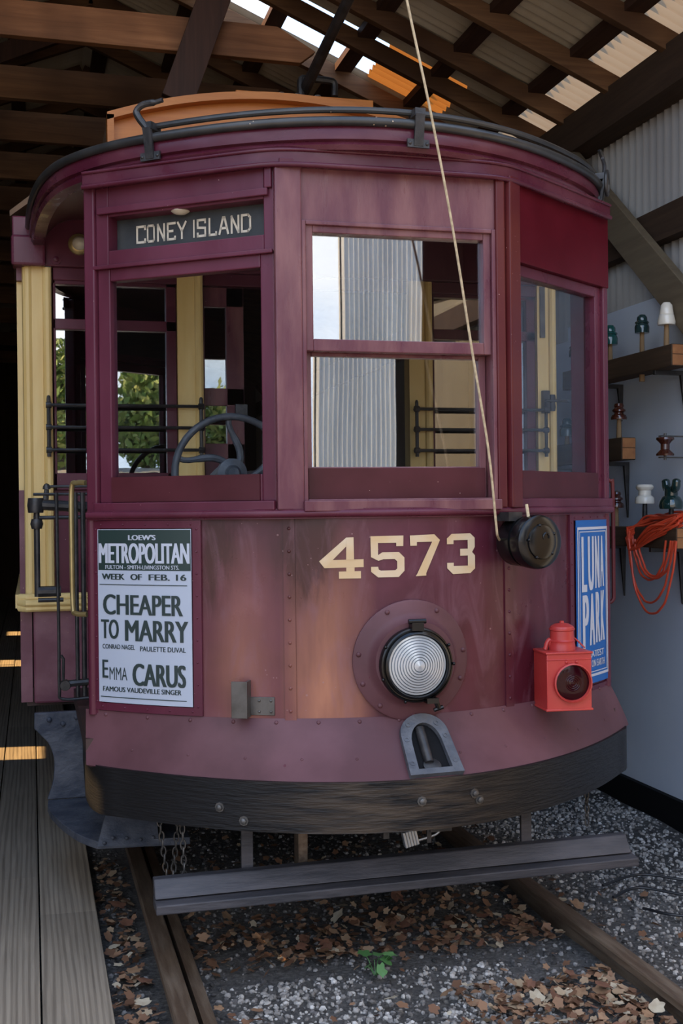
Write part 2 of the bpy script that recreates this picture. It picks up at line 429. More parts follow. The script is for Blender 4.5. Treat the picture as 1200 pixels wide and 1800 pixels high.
# ------------------------------------------------------------------ mesh builder
class MB:
    def __init__(self):
        self.v, self.f, self.s = [], [], []

    def add(self, vs, fs, smooth=False):
        o = len(self.v)
        self.v += [tuple(p) for p in vs]
        self.f += [tuple(i + o for i in f) for f in fs]
        self.s += [smooth] * len(fs)
        return self

    def hexa(self, p):
        """eight corners: bottom ring then top ring"""
        return self.add(p, [(0, 3, 2, 1), (4, 5, 6, 7), (0, 1, 5, 4), (1, 2, 6, 5), (2, 3, 7, 6), (3, 0, 4, 7)])

    def box(self, x0, x1, y0, y1, z0, z1):
        return self.hexa([(x0, y0, z0), (x1, y0, z0), (x1, y1, z0), (x0, y1, z0),
                          (x0, y0, z1), (x1, y0, z1), (x1, y1, z1), (x0, y1, z1)])

    def bar(self, a, b, w, h, up=(0, 0, 1)):
        """rectangular bar from a to b: w across, h along up"""
        a, b, up = Vector(a), Vector(b), Vector(up)
        d = (b - a).normalized()
        s = d.cross(up).normalized() * (w / 2)
        u = s.cross(d).normalized() * (h / 2)
        return self.hexa([a - s - u, a + s - u, b + s - u, b - s - u, a - s + u, a + s + u, b + s + u, b - s + u])

    def tube(self, pts, r, n=10, cap=True, closed=False):
        pts = [Vector(p) for p in pts]
        N = len(pts)
        rs = r if isinstance(r, (list, tuple)) else [r] * N
        vs, fs = [], []
        ref = None
        for i, p in enumerate(pts):
            if closed:
                t = pts[(i + 1) % N] - pts[i - 1]
            else:
                t = pts[min(i + 1, N - 1)] - pts[max(i - 1, 0)]
            t = t.normalized() if t.length > 1e-9 else Vector((0, 0, 1))
            if ref is None:
                ref = Vector((0, 0, 1)) if abs(t.z) < 0.9 else Vector((1, 0, 0))
            a = (ref - t * ref.dot(t)).normalized()
            b = t.cross(a)
            ref = a
            for k in range(n):
                th = 2 * PI * k / n
                vs.append(p + (a * math.cos(th) + b * math.sin(th)) * rs[i])
        for i in range(N if closed else N - 1):
            j = (i + 1) % N
            for k in range(n):
                l = (k + 1) % n
                fs.append((i * n + k, i * n + l, j * n + l, j * n + k))
        self.add(vs, fs, True)
        if cap and not closed:
            o = len(self.v) - N * n
            self.f += [tuple(o + k for k in reversed(range(n))), tuple(o + (N - 1) * n + k for k in range(n))]
            self.s += [False, False]
        return self

    def lathe(self, prof, origin, axis=(0, 0, 1), n=24, cap=True):
        """prof: list of (radius, height) along axis"""
        ax = Vector(axis).normalized()
        ref = Vector((1, 0, 0)) if abs(ax.x) < 0.9 else Vector((0, 1, 0))
        a = (ref - ax * ref.dot(ax)).normalized()
        b = ax.cross(a)
        o = Vector(origin)
        vs, fs = [], []
        for r, h in prof:
            for k in range(n):
                th = 2 * PI * k / n
                vs.append(o + ax * h + (a * math.cos(th) + b * math.sin(th)) * max(r, 1e-5))
        for i in range(len(prof) - 1):
            for k in range(n):
                l = (k + 1) % n
                fs.append((i * n + k, i * n + l, (i + 1) * n + l, (i + 1) * n + k))
        self.add(vs, fs, True)
        if cap:
            oo = len(self.v) - len(prof) * n
            self.f += [tuple(oo + k for k in reversed(range(n))), tuple(oo + (len(prof) - 1) * n + k for k in range(n))]
            self.s += [False, False]
        return self

    def grid(self, fn, us, vs_, smooth=True, thick=None):
        """sheet fn(u, v) -> point; thick: second sheet fn2 makes it a closed solid"""
        nu, nv = len(us), len(vs_)
        P = [fn(u, v) for v in vs_ for u in us]
        F = [(j * nu + i, j * nu + i + 1, (j + 1) * nu + i + 1, (j + 1) * nu + i) for j in range(nv - 1) for i in range(nu - 1)]
        if thick is None:
            return self.add(P, F, smooth)
        Q = [thick(u, v) for v in vs_ for u in us]
        self.add(P, F, smooth)
        self.add(Q, [tuple(reversed(f)) for f in F], smooth)
        def strip(ids, flip):
            vs = [P[i] for i in ids] + [Q[i] for i in ids]
            n = len(ids)
            fs = [(k, k + 1, n + k + 1, n + k) if flip else (k + 1, k, n + k, n + k + 1) for k in range(n - 1)]
            self.add(vs, fs, False)
        strip(list(range(nu)), False)
        strip([(nv - 1) * nu + i for i in range(nu)], True)
        strip([j * nu for j in range(nv)], True)
        strip([j * nu + nu - 1 for j in range(nv)], False)
        return self

    def prism(self, poly, vec):
        """closed polygon of 3D points pushed along vec"""
        n = len(poly)
        vec = Vector(vec)
        vs = [Vector(p) for p in poly] + [Vector(p) + vec for p in poly]
        fs = [tuple(range(n)), tuple(reversed(range(n, 2 * n)))]
        fs += [((k + 1) % n, k, n + k, n + (k + 1) % n) for k in range(n)]
        return self.add(vs, fs)

    def dome(self, c, r, h, axis, n=10):
        return self.lathe([(r, 0), (r * 0.92, h * 0.45), (r * 0.6, h * 0.85), (r * 0.15, h)], c, axis, n)

    def build(self, name, material, parent=None, off=None, bevel=0.0, angle=35):
        me = bpy.data.meshes.new(name)
        v = self.v
        if off is not None:
            v = [(p[0] - off[0], p[1] - off[1], p[2] - off[2]) for p in v]
        me.from_pydata(v, [], self.f)
        me.polygons.foreach_set('use_smooth', self.s)
        me.validate()
        me.update()
        try:
            import bmesh
            bm = bmesh.new()
            bm.from_mesh(me)
            bmesh.ops.recalc_face_normals(bm, faces=bm.faces)
            bm.to_mesh(me)
            bm.free()
        except Exception:
            pass
        if any(self.s):
            me.set_sharp_from_angle(angle=math.radians(angle))
        if material:
            me.materials.append(material)
        o = bpy.data.objects.new(name, me)
        COL.objects.link(o)
        if parent:
            o.parent = parent
        if bevel:
            b = o.modifiers.new('edge', 'BEVEL')
            b.width = bevel
            b.segments = 2
            b.limit_method = 'ANGLE'
            b.angle_limit = math.radians(40)
        return o

def lin(a, b, n):
    return [a + (b - a) * i / (n - 1) for i in range(n)]

def catmull(pts, n=6):
    P = [Vector(p) for p in pts]
    P = [P[0] * 2 - P[1]] + P + [P[-1] * 2 - P[-2]]
    out = []
    for i in range(1, len(P) - 2):
        for k in range(n):
            t = k / n
            a, b, c, d = P[i - 1], P[i], P[i + 1], P[i + 2]
            out.append(0.5 * (2 * b + (c - a) * t + (2 * a - 5 * b + 4 * c - d) * t * t + (3 * b - a - 3 * c + d) * t ** 3))
    out.append(P[-2])
    return out

def tag(o, label, cat, group=None, kind=None):
    o['label'] = label
    if cat:
        o['category'] = cat
    if group:
        o['group'] = group
    if kind:
        o['kind'] = kind
    return o

def thing(name, label, cat, loc=(0, 0, 0), rot=(0, 0, 0), group=None):
    o = bpy.data.objects.new(name, None)
    o.empty_display_size = 0.1
    COL.objects.link(o)
    o.location = loc
    o.rotation_euler = rot
    return tag(o, label, cat, group)

def struct(name, mb, material, bevel=0.0, kind='structure'):
    o = mb.build(name, material, bevel=bevel)
    o['kind'] = kind
    return o

def dup(root, loc, label=None, rotz=None):
    r = root.copy()
    COL.objects.link(r)
    r.location = loc
    if rotz is not None:
        r.rotation_euler = (0, 0, rotz)
    if label:
        r['label'] = label
    for ch in list(root.children):
        c = ch.copy()
        COL.objects.link(c)
        c.parent = r
    return r

def text_flat(s, bold=0.0):
    """letters as flat faces in a unit box: (verts uv, faces, aspect)"""
    cu = bpy.data.curves.new('letters', 'FONT')
    cu.body = s
    cu.size = 1.0
    cu.offset = bold
    cu.resolution_u = 4
    ob = bpy.data.objects.new('letters', cu)
    COL.objects.link(ob)
    dg = bpy.context.evaluated_depsgraph_get()
    me = bpy.data.meshes.new_from_object(ob.evaluated_get(dg))
    vs = [(v.co.x, v.co.y) for v in me.vertices]
    fs = [tuple(p.vertices) for p in me.polygons]
    bpy.data.meshes.remove(me)
    bpy.data.objects.remove(ob)
    bpy.data.curves.remove(cu)
    x0, x1 = min(v[0] for v in vs), max(v[0] for v in vs)
    y0, y1 = min(v[1] for v in vs), max(v[1] for v in vs)
    return [((x - x0) / (x1 - x0), (y - y0) / (y1 - y0)) for x, y in vs], fs

def put_text(mb, s, fn, u0, u1, v0, v1, bold=0.0):
    """v0 top, v1 bottom, both 0..1 downwards; bold thickens the upright strokes"""
    vs, fs = text_flat(s, 0.0)
    sh = bold * (u1 - u0) / max(1, len(s))
    for k in ((-1, 0, 1) if bold > 0 else (0,)):
        mb.add([fn(u0 + sh + (u1 - u0 - 2 * sh) * a + sh * k, v1 + (v0 - v1) * b) for a, b in vs], fs)
    return mb

# ------------------------------------------------------------------ the barn
WALL_X = 3.17
EAVE = 3.87                     # underside of roofing at the right wall
SLOPE = 0.4167
RIDGE_X = 0.385
def roof_z(x):
    return EAVE + SLOPE * (WALL_X - x) if x > RIDGE_X else EAVE + SLOPE * (WALL_X - RIDGE_X) - SLOPE * (RIDGE_X - x)

FRONT = 3.6                     # front edge of the roof
BACK = 22.0
g = MB().grid(lambda x, y: (x, y, -0.085 + 0.018 * mnoise.noise(Vector((x * 2.2, y * 2.2, 0))) - (0.0 if y > 2 else 0.0)),
              lin(0.0, 3.6, 60), lin(1.0, 12.0, 120))
struct('ground', g, M['soil'])
g = MB().grid(lambda x, y: (x, y, -0.14), lin(-60, 60, 5), lin(-70, 30, 5))
struct('yard_ground', g, M['yard'])

g = MB().grid(lambda x, y: (x, y, -0.14 + 2.7 * min(1, max(0, (-13 - y) / 7)) + 0.25 * mnoise.noise(Vector((x * .4, y * .4, 1)))), lin(-30, 30, 40), lin(-50, -12.8, 30))
struct('yard_bank', g, M['yard'])

# plank walkway left of the track
FLOOR_Z = -0.02
planks = []
edges = [0.243, 0.030, -0.160, -0.36, -0.57, -0.79, -1.0, -1.22, -1.45, -1.7, -1.95, -2.2, -2.45]
mb = MB()
for i in range(len(edges) - 1):
    x1, x0 = edges[i] - 0.003, edges[i + 1] + 0.003
    y = 1.0
    k = 0
    while y < BACK:
        L = [3.98, 3.2, 4.1, 3.6][(i * 2 + k) % 4] if not (i == 0 and k == 0) else 3.62
        dz = -0.002 * ((i * 3 + k) % 3)
        mb.box(x0, x1, y + 0.002, min(y + L, BACK) - 0.002, FLOOR_Z - 0.05, FLOOR_Z + dz)
        y += L
        k += 1
mb.box(0.19, 0.236, 1.0, BACK, -0.16, FLOOR_Z - 0.05)
struct('floor', mb, M['plank'], bevel=0.003)

# right wall: corrugated sheet with girts
def corrugated(mb, p0, along, up, length, height, pitch=0.068, amp=0.011, nrm=None, top=None):
    along, up, p0 = Vector(along), Vector(up), Vector(p0)
    nrm = Vector(nrm) if nrm else along.cross(up).normalized()
    n = int(length / pitch * 6) + 1
    us = lin(0, length, n)
    def f(u, v):
        return p0 + along * u + up * v + nrm * (amp * math.cos(2 * PI * u / pitch))
    return mb.grid(f, us, [0, height])

mb = corrugated(MB(), (WALL_X + 0.03, 1.2, -0.1), (0, 1, 0), (0, 0, 1), BACK - 1.2, 4.0, pitch=0.075, amp=0.019)
struct('wall_right', mb, M['corr'])
mb = MB()
mb.box(WALL_X - 0.06, WALL_X + 0.018, 1.2, BACK, 2.88, 3.05)
struct('wall_right_girt', mb, M['plate'])
mb = MB().box(WALL_X - 0.14, WALL_X + 0.018, FRONT, BACK, 3.58, 3.80)
struct('wall_plate', mb, M['plate'])
mb = MB().bar((3.06, 6.62, 3.66), (3.06, 4.90, 2.26), 0.05, 0.19, up=(0, 0, 1))
struct('knee_brace', mb, M['brace'], bevel=0.004)
mb = MB().box(WALL_X - 0.045, WALL_X - 0.012, 3.0, 6.62, 0.06, 2.60).box(WALL_X - 0.040, WALL_X - 0.012, 6.625, 6.95, 0.06, 2.52)
struct('wall_right_panel', mb, M['wallpanel'])
mb = MB().box(WALL_X - 0.075, WALL_X - 0.012, 2.2, 8.0, -0.16, 0.06)
struct('baseboard_right', mb, M['blackbase'])

# left wall with four narrow slots that let the sun in, and the back wall
SLOTS = [(4.28, 4.60, 2.70, 2.84), (7.72, 8.12, 1.80, 2.12), (12.3, 12.8, 1.78, 2.12), (15.3, 15.8, 1.8, 2.1)]
def slot_wall(x, y0, y1, z0, z1, slots):
    mb = MB()
    y = y0
    for (a, b, c, d) in slots:
        mb.box(x - 0.04, x, y, a, z0, z1)
        mb.box(x - 0.04, x, a, b, z0, c)
        mb.box(x - 0.04, x, a, b, d, z1)
        y = b
    mb.box(x - 0.04, x, y, y1, z0, z1)
    return mb
struct('wall_left', slot_wall(-2.45, 2.2, BACK, -0.15, 3.95, SLOTS), M['oldwall'])
struct('wall_back', MB().box(-2.5, WALL_X + 0.1, BACK, BACK + 0.05, -0.15, 5.3), M['oldwall'])

# roofing: sheets on the right slope with a missing strip, translucent strips put in for bright squares at the eave, plain left slope
NS = Vector((-1, 0, SLOPE)).normalized()
def roof_sheet(y0, y1, xa, xb, right=True):
    """corrugation runs down the slope"""
    pitch = 0.076
    n = int((y1 - y0) / pitch * 6) + 2
    return MB().grid(lambda y, x: (x, y, roof_z(x) + 0.019 * math.cos(2 * PI * y / pitch)), lin(y0, y1, n), [xa, xb])
GAP0, GAP1 = 6.93, 7.45
for (y0, y1, xa, xb, mk) in [(FRONT, GAP0, RIDGE_X, 2.93, 'corr_roof'), (GAP0, GAP1, RIDGE_X, 1.0, 'corr_roof'),
                             (GAP0, GAP1, 2.6, 2.93, 'corr_roof'), (GAP1, BACK, RIDGE_X, 3.3, 'corr_roof'),
                             (FRONT, GAP1, 2.93, 3.3, 'fibre'), (GAP0, GAP1, 2.10, 2.6, 'fibre_orange')]:  # the amber sheet beside the gap is painted sun glow
    struct('ceiling', roof_sheet(y0, y1, xa, xb), M[mk])
struct('ceiling', roof_sheet(FRONT, BACK, -2.6, RIDGE_X), M['corr_roof'])

# rafters at 0.61 m, both slopes; purlins lie on them
def rafter(x0, x1, y, material, w=0.05, d=0.105):
    a = Vector((x0, y, roof_z(x0) - 0.045 - d / 2))
    b = Vector((x1, y, roof_z(x1) - 0.045 - d / 2))
    return struct('rafter', MB().bar(a, b, w, d), material, bevel=0.003)
ys = [3.64, 4.11, 4.72, 5.33, 5.94, 6.50, 6.90, 7.46] + [7.46 + 0.7 * k for k in range(1, 16)]
for y in ys:
    rafter(RIDGE_X, 3.12, y, M['rafter'])
    rafter(-2.45, RIDGE_X, y, M['rafter'])
for x in (2.86, 2.40, 1.94, 1.46, 0.98, 0.5):
    struct('purlin', MB().box(x - 0.055, x + 0.055, FRONT, BACK, roof_z(x) - 0.060, roof_z(x) - 0.014), M['purlin'])
for x in (-0.1, -0.6, -1.1, -1.6, -2.1):
    struct('purlin', MB().box(x - 0.055, x + 0.055, FRONT, BACK, roof_z(x) - 0.060, roof_z(x) - 0.014), M['purlin'])
# tie beams
struct('tie_beam', MB().prism([(-2.45, 6.0, 3.80), (1.34, 6.0, 3.80), (1.42, 6.0, 3.865), (1.22, 6.0, 3.975), (-2.45, 6.0, 3.975)], (0, 0.05, 0)), M['tie'], bevel=0.003)
for k, y in enumerate([6.85, 7.62, 8.5, 9.4, 10.3, 11.3, 12.4, 13.6, 15, 17, 19]):
    struct('tie_beam', MB().box(-2.45, 1.4, y, y + 0.05, 3.78, 3.96), M['rafter'])
struct('truss_web', MB().bar((0.70, 5.95, 3.53), (1.08, 5.95, 4.62), 0.16, 0.05, up=(0, 1, 0)), M['darktimber'], bevel=0.003)
struct('truss_web', MB().bar((-1.6, 8.2, 3.85), (0.2, 8.2, 4.7), 0.12, 0.05, up=(0, 1, 0)), M['darktimber'])

# ------------------------------------------------------------------ what stands opposite the barn mouth (seen in the panes)
def barn_opposite():
    t = thing('metal_barn', 'grey corrugated metal barn reflected in the middle window of the streetcar', 'barn', (5.12, -12, -0.14))
    mb = MB()
    corrugated(mb, (0, 0, 0), (1, 0, 0), (0, 0, 1), 1.42, 8.6, pitch=0.085, amp=0.018)
    corrugated(mb, (4.0, 0, 0), (1, 0, 0), (0, 0, 1), 5.0, 8.6, pitch=0.085, amp=0.018)
    corrugated(mb, (1.42, 0, 7.6), (1, 0, 0), (0, 0, 1), 2.58, 1.0, pitch=0.085, amp=0.018)
    corrugated(mb, (2.0, -6.5, 0), (-0.30, 0.95, 0), (0, 0, 1), 6.7, 8.6, pitch=0.085, amp=0.018)
    mb.build('wall', M['corr_barn'], t)
    MB().prism([(-0.1, 0.15, 8.6), (9.1, 0.15, 8.6), (9.1, -6.6, 8.6), (2.0, -6.6, 8.6)], (0, 0, 0.15)).build('roof', M['corr_barn'], t)
    MB().box(1.42, 4.0, -5, -4.9, 0, 8.4).box(1.35, 1.42, -5, -0.04, 0, 8.5).box(4.0, 4.07, -5, -0.04, 0, 8.5).build('doorway', M['oldwall'], t)  # added dark opening, darkens the right part of the middle pane
barn_opposite()

def tree(label, x, y, h, r, seed):
    rnd = random.Random(seed)
    t = thing('broadleaf_tree', label, 'tree', (x, y, 2.45), group='trees reflected in the bulkhead windows')
    MB().tube([(0, 0, 0), (0.1, 0, h * 0.35), (0.0, 0.1, h * 0.75)], [0.16, 0.12, 0.05], 8).build('trunk', M['bark'], t)
    vs, fs = [], []
    for i in range(2400):
        d = Vector((rnd.gauss(0, 1), rnd.gauss(0, 1), rnd.gauss(0, 1))).normalized() * (rnd.random() ** 0.45)
        lump = 1 + 0.35 * mnoise.noise(d * 2.5 + Vector((seed, 0, 0)))
        c = Vector((d.x * r * lump, d.y * r * lump, h * 0.5 + d.z * h * 0.48 * lump))
        a = Vector((rnd.gauss(0, 1), rnd.gauss(0, 1), rnd.gauss(0, 1))).normalized()
        b = a.orthogonal().normalized()
        s = 0.10 + 0.09 * rnd.random()
        k = len(vs)
        vs += [c - a * s, c - b * s * 0.5, c + a * s, c + b * s * 0.5]
        fs.append((k, k + 1, k + 2, k + 3))
    MB().add(vs, fs).build('crown', M['treeleaf'], t)
tree('bushy green tree on the bank, reflected leftmost in the bulkhead window', 0.7, -21, 3.6, 0.95, 1)
tree('rounded green tree on the bank, reflected in the middle of the bulkhead window', 3.05, -21.5, 3.3, 0.92, 2)
tree('low green tree on the bank, reflected beside the yellow door post', 5.4, -22, 2.6, 0.95, 3)

# ------------------------------------------------------------------ streetcar frame of reference
BASE = Vector((1.19, 4.3, 0))
LEAN = -0.0115
car = thing('streetcar', 'maroon wooden streetcar numbered 4573 standing on the rails in the barn', 'streetcar', BASE, (0, LEAN, 0))
CAR_M = Matrix.Translation(BASE) @ Matrix.Rotation(LEAN, 4, 'Y')
# car points are given as (x across from the centre line, y along the barn, z above the rails)
O3 = Vector((0, 4.3, 0))

def part(name, mb, material, parent=None, bevel=0.0, angle=35):
    return mb.build(name, material, parent or car, O3, bevel, angle)

def car_thing(name, label, cat, at, group=None):
    o = thing(name, label, cat, CAR_M @ (Vector(at) - O3), (0, LEAN, 0), group)
    o['at'] = 0
    del o['at']
    return o

def dash_y(x):
    return 3.78 + 0.484 * x * x
def facet_y(x):
    a = abs(x)
    return 3.82 if a < 0.4 else 3.82 + (a - 0.4) * 0.74
def soft_y(x):
    a = abs(x) - 0.4
    return 3.785 + 0.74 * 0.5 * (a + math.sqrt(a * a + 0.005))

def on(fn, x, z, d, ref=None):
    """point d outside the front surface fn; ref: the place whose slope is used"""
    r = x if ref is None else ref
    e = 1e-3
    sl = (fn(r + e) - fn(r - e)) / (2 * e)
    n = Vector((sl, -1, 0)).normalized()
    return Vector((x, fn(x), z)) + n * d

def dashp(x, z, d=0.0):
    return on(dash_y, x, z, d)

def fbox(mb, x0, x1, z0, z1, d0, d1, fn=facet_y):
    """box lying on a flat face of the front, from depth d0 to d1 outwards"""
    ref = (x0 + x1) / 2
    p = lambda x, z, d: on(fn, x, z, d, ref)
    return mb.hexa([p(x0, z0, d1), p(x1, z0, d1), p(x1, z0, d0), p(x0, z0, d0),
                    p(x0, z1, d1), p(x1, z1, d1), p(x1, z1, d0), p(x0, z1, d0)])

def sheet(mb, fn, x0, x1, z0, z1, d0, d1, n=40, nz=2):
    return mb.grid(lambda x, z: on(fn, x, z, d1), lin(x0, x1, n), lin(z0, z1, nz), True, lambda x, z: on(fn, x, z, d0))

def frame4(mb, x0, x1, z0, z1, w, d0, d1, wt=None, wb=None, fn=facet_y):
    wt = w if wt is None else wt
    wb = w if wb is None else wb
    fbox(mb, x0, x0 + w, z0, z1, d0, d1, fn)
    fbox(mb, x1 - w, x1, z0, z1, d0, d1, fn)
    fbox(mb, x0 + w, x1 - w, z1 - wt, z1, d0, d1, fn)
    fbox(mb, x0 + w, x1 - w, z0, z0 + wb, d0, d1, fn)
    return mb

# --- dash, apron, bumper
mb = sheet(MB(), dash_y, -0.972, 1.0, 0.79, 1.48, -0.02, 0.0, 60, 3)
part('dash_panel', mb, M['dash'])
for xs in (-0.355, 0.425):
    mb = sheet(MB(), dash_y, xs - 0.018, xs + 0.018, 0.80, 1.475, 0.0, 0.005, 4)
    for k in range(9):
        mb.dome(dashp(xs, 0.84 + k * 0.075, 0.005), 0.006, 0.004, dashp(xs, 1, 1) - dashp(xs, 1, 0), 8)
    part('seam_strip', mb, M['dash'])
for sx in (-1, 1):
    x = -0.970 if sx < 0 else 0.995
    part('dash_edge', MB().tube([dashp(x, z, 0.0) for z in lin(0.80, 1.48, 8)], 0.017, 12), M['frame'])

AP_TOP, AP_BOT = 0.815, 0.637
def apron_pt(x, t, d=0.0):
    """t 0 at the dash, 1 at the bumper"""
    xs = x * (1.0 + 0.005 * t) + 0.09 * t * max(0, x)
    y = dash_y(x) * (1 - t) + (3.61 + 0.56 * xs * xs) * t
    y -= 0.018 * math.sin(PI * t) * -1
    z = AP_TOP + (AP_BOT - AP_TOP) * t
    if d:
        n = (apron_pt(x + 0.01, t) - apron_pt(x - 0.01, t)).cross(apron_pt(x, t + 0.02) - apron_pt(x, t - 0.02)).normalized()
        if n.y > 0:
            n = -n
        return Vector((xs, y, z)) + n * d
    return Vector((xs, y, z))
mb = MB().grid(lambda x, t: apron_pt(x, t, 0.002), lin(-0.995, 1.005, 60), lin(0, 1, 10), True, lambda x, t: apron_pt(x, t, -0.02))
for k in range(15):
    x = -0.93 + k * 0.132
    c = apron_pt(x, 0.07, 0.002)
    mb.dome(c, 0.007, 0.005, apron_pt(x, 0.07, 1) - apron_pt(x, 0.07, 0), 8)
for k in range(11):
    x = -0.85 + k * 0.17
    c = apron_pt(x, 0.66, 0.002)
    mb.dome(c, 0.005, 0.003, apron_pt(x, 0.66, 1) - apron_pt(x, 0.66, 0), 8)
part('apron', mb, M['apron'], angle=50)

def bump_y(x):
    return 3.595 + 0.56 * x * x
def bump_path(d):
    pts = [(-0.98, 5.0), (-0.99, 4.6), (-0.995, 4.30)] + [(x, bump_y(x)) for x in lin(-0.965, 1.06, 26)] + [(1.092, 4.38), (1.10, 4.6), (1.09, 5.0)]
    P = [Vector((p[0], p[1], 0)) for p in catmull([(a, b, 0) for a, b in pts], 3)]
    out = []
    for i, p in enumerate(P):
        t = (P[min(i + 1, len(P) - 1)] - P[max(i - 1, 0)]).normalized()
        out.append(p + Vector((t.y, -t.x, 0)) * d)
    return out
BO, BI = bump_path(0.0), bump_path(-0.06)
nb = len(BO)
mb = MB().grid(lambda i, z: (BO[int(i)].x, BO[int(i)].y, z), range(nb), [0.482, 0.492, 0.632, 0.642], True,
               lambda i, z: (BI[int(i)].x, BI[int(i)].y, z))
part('bumper', mb, M['bumper'])
for (x, z) in ((-0.60, 0.553), (-0.53, 0.515), (0.012, 0.575), (0.197, 0.582), (0.215, 0.56)):
    mb = MB()
    c = Vector((x, bump_y(x), z))
    n = Vector((1.12 * x, -1, 0)).normalized()
    mb.lathe([(0.016, -0.01), (0.016, 0.004), (0.010, 0.004), (0.010, 0.012), (0.004, 0.015)], c, n, 8)
    part('bumper_bolt', mb, M['darksteel'])

# --- windows, posts and boards of the front
for (x0, x1) in ((-0.980, -0.945), (0.985, 1.012)):
    mb = fbox(MB(), x0, x1, 0.80 if x0 < 0 else 1.48, 2.66, -0.075, 0.012)
    part('corner_post', mb, M['frame'], bevel=0.006)
mb = fbox(MB(), 0.962, 1.0, 1.5, 2.36, -0.12, -0.02)
part('corner_post', mb, M['deep'], bevel=0.004)
p1 = fbox(MB(), -0.399, -0.31, 1.50, 2.635, -0.06, 0.022)
part('window_post', p1, M['worn'], bevel=0.005)
p2 = fbox(MB(), 0.366, 0.399, 1.50, 2.635, -0.06, 0.022)
fbox(p2, 0.401, 0.455, 1.50, 2.635, -0.06, 0.03)
part('window_post', p2, M['redpost'], bevel=0.005)
# middle bay
part('header_board', fbox(MB(), -0.31, 0.366, 2.445, 2.64, -0.04, 0.006), M['worn'])
mb = frame4(MB(), -0.31, 0.366, 1.505, 2.447, 0.014, -0.06, 0.018, 0.014, 0.03)
fbox(mb, -0.315, 0.37, 1.495, 1.53, -0.05, 0.045)
part('window_casing', mb, M['worn'], bevel=0.003)
us = part('upper_sash', frame4(MB(), -0.296, 0.352, 2.022, 2.437, 0.026, -0.045, 0.004, 0.026, 0.040), M['worn'], bevel=0.003)
part('pane', fbox(MB(), -0.272, 0.328, 2.058, 2.414, -0.026, -0.022), M['glass_mid'], us)
ls = part('lower_sash', frame4(MB(), -0.294, 0.350, 1.525, 2.024, 0.026, -0.085, -0.047, 0.012, 0.118), M['worn'], bevel=0.003)
pt = lambda x, z, d: on(facet_y, x, z, d + -0.0075 * (x - 0.03) / 0.6, 0.0)
part('pane', MB().hexa([pt(-.272, 1.64, -.066), pt(.328, 1.64, -.066), pt(.328, 1.64, -.070), pt(-.272, 1.64, -.070),
                        pt(-.272, 2.014, -.066), pt(.328, 2.014, -.066), pt(.328, 2.014, -.070), pt(-.272, 2.014, -.070)]), M['glass_mid'], ls)
part('bottom_rail', fbox(MB(), -0.283, 0.338, 1.53, 1.638, -0.047, -0.03), M['bottomrail'], ls)

# left bay: sign above, window below
mb = MB()
fbox(mb, -0.945, -0.905, 2.345, 2.66, -0.06, 0.0)
fbox(mb, -0.428, -0.399, 2.345, 2.66, -0.06, 0.0)
fbox(mb, -0.905, -0.428, 2.345, 2.402, -0.06, 0.0)
fbox(mb, -0.905, -0.428, 2.518, 2.66, -0.06, 0.0)
fbox(mb, -0.935, -0.412, 2.526, 2.55, 0.0, 0.016)
fbox(mb, -0.421, -0.401, 2.55, 2.64, 0.0, 0.014)
fbox(mb, -0.953, -0.401, 2.338, 2.352, 0.0, 0.012)
part('sign_box', mb, M['frame'], bevel=0.003)
fs_ = fbox(MB(), -0.915, -0.42, 2.39, 2.53, -0.064, -0.058)
ds = part('destination_sign', fs_, M['signblack'])

# letters of the destination sign drawn with a flat brush
STROKES = {
    'C': [[(4, 5), (4, 6), (0, 6), (0, 0), (4, 0), (4, 1)]],
    'O': [[(0, 0.6), (0, 5.4), (0.6, 6), (3.4, 6), (4, 5.4), (4, 0.6), (3.4, 0), (0.6, 0), (0, 0.6)]],
    'N': [[(0.3, 0), (0.3, 6)], [(0.3, 6), (3.7, 0)], [(3.7, 0), (3.7, 6)]],
    'E': [[(4, 6), (0.3, 6), (0.3, 0), (4, 0), (4, 0.8)], [(0.3, 3.1), (2.8, 3.1)]],
    'Y': [[(0, 6), (2, 2.8)], [(4, 6), (2, 2.8)], [(2, 2.8), (2, 0)]],
    'I': [[(0.5, 0), (0.5, 6)]],
    'S': [[(4, 5), (4, 6), (0, 6), (0, 3.2), (4, 2.9), (4, 0), (0, 0), (0, 1)]],
    'L': [[(0.5, 6), (0.5, 0), (4, 0), (4, 0.8)]],
    'A': [[(0, 0), (1.7, 6), (2.4, 6), (4, 0)], [(0.8, 2), (3.3, 2)]],
    'D': [[(0, 0), (0, 6), (3, 6), (4, 5), (4, 1), (3, 0), (0, 0)]],
}
def brush(mb, ch, fn, u0, u1, v0, v1, th=0.95):
    W = 1.0 if ch == 'I' else 4.0
    for st in STROKES[ch]:
        for a, b in zip(st, st[1:]):
            a, b = Vector((a[0], a[1])), Vector((b[0], b[1]))
            d = (b - a).normalized()
            n = Vector((-d.y, d.x)) * th / 2
            a2, b2 = a - d * th * 0.42, b + d * th * 0.42
            q = []
            for p in (a2 - n, b2 - n, b2 + n, a2 + n):
                q.append(fn(u0 + (u1 - u0) * p.x / W, v1 + (v0 - v1) * p.y / 6))
            mb.add(q, [(0, 1, 2, 3)])
SX0, SX1, SZ0, SZ1 = -0.893, -0.430, 2.404, 2.515
def signp(u, v):
    return on(facet_y, SX0 + (SX1 - SX0) * u, SZ1 + (SZ0 - SZ1) * v, -0.056, -0.7)
mb = MB()
spans = [('C', .115, .170), ('O', .188, .232), ('N', .255, .305), ('E', .322, .375), ('Y', .395, .448), ('I', .497, .508),
         ('S', .528, .578), ('L', .600, .650), ('A', .672, .728), ('N', .748, .800), ('D', .818, .872)]
for i, (ch, a, b) in enumerate(spans):
    sh = 0.0
    brush(mb, ch, signp, a, b, 0.25, 0.735, 0.92)
part('lettering', mb, M['signcream'], ds)
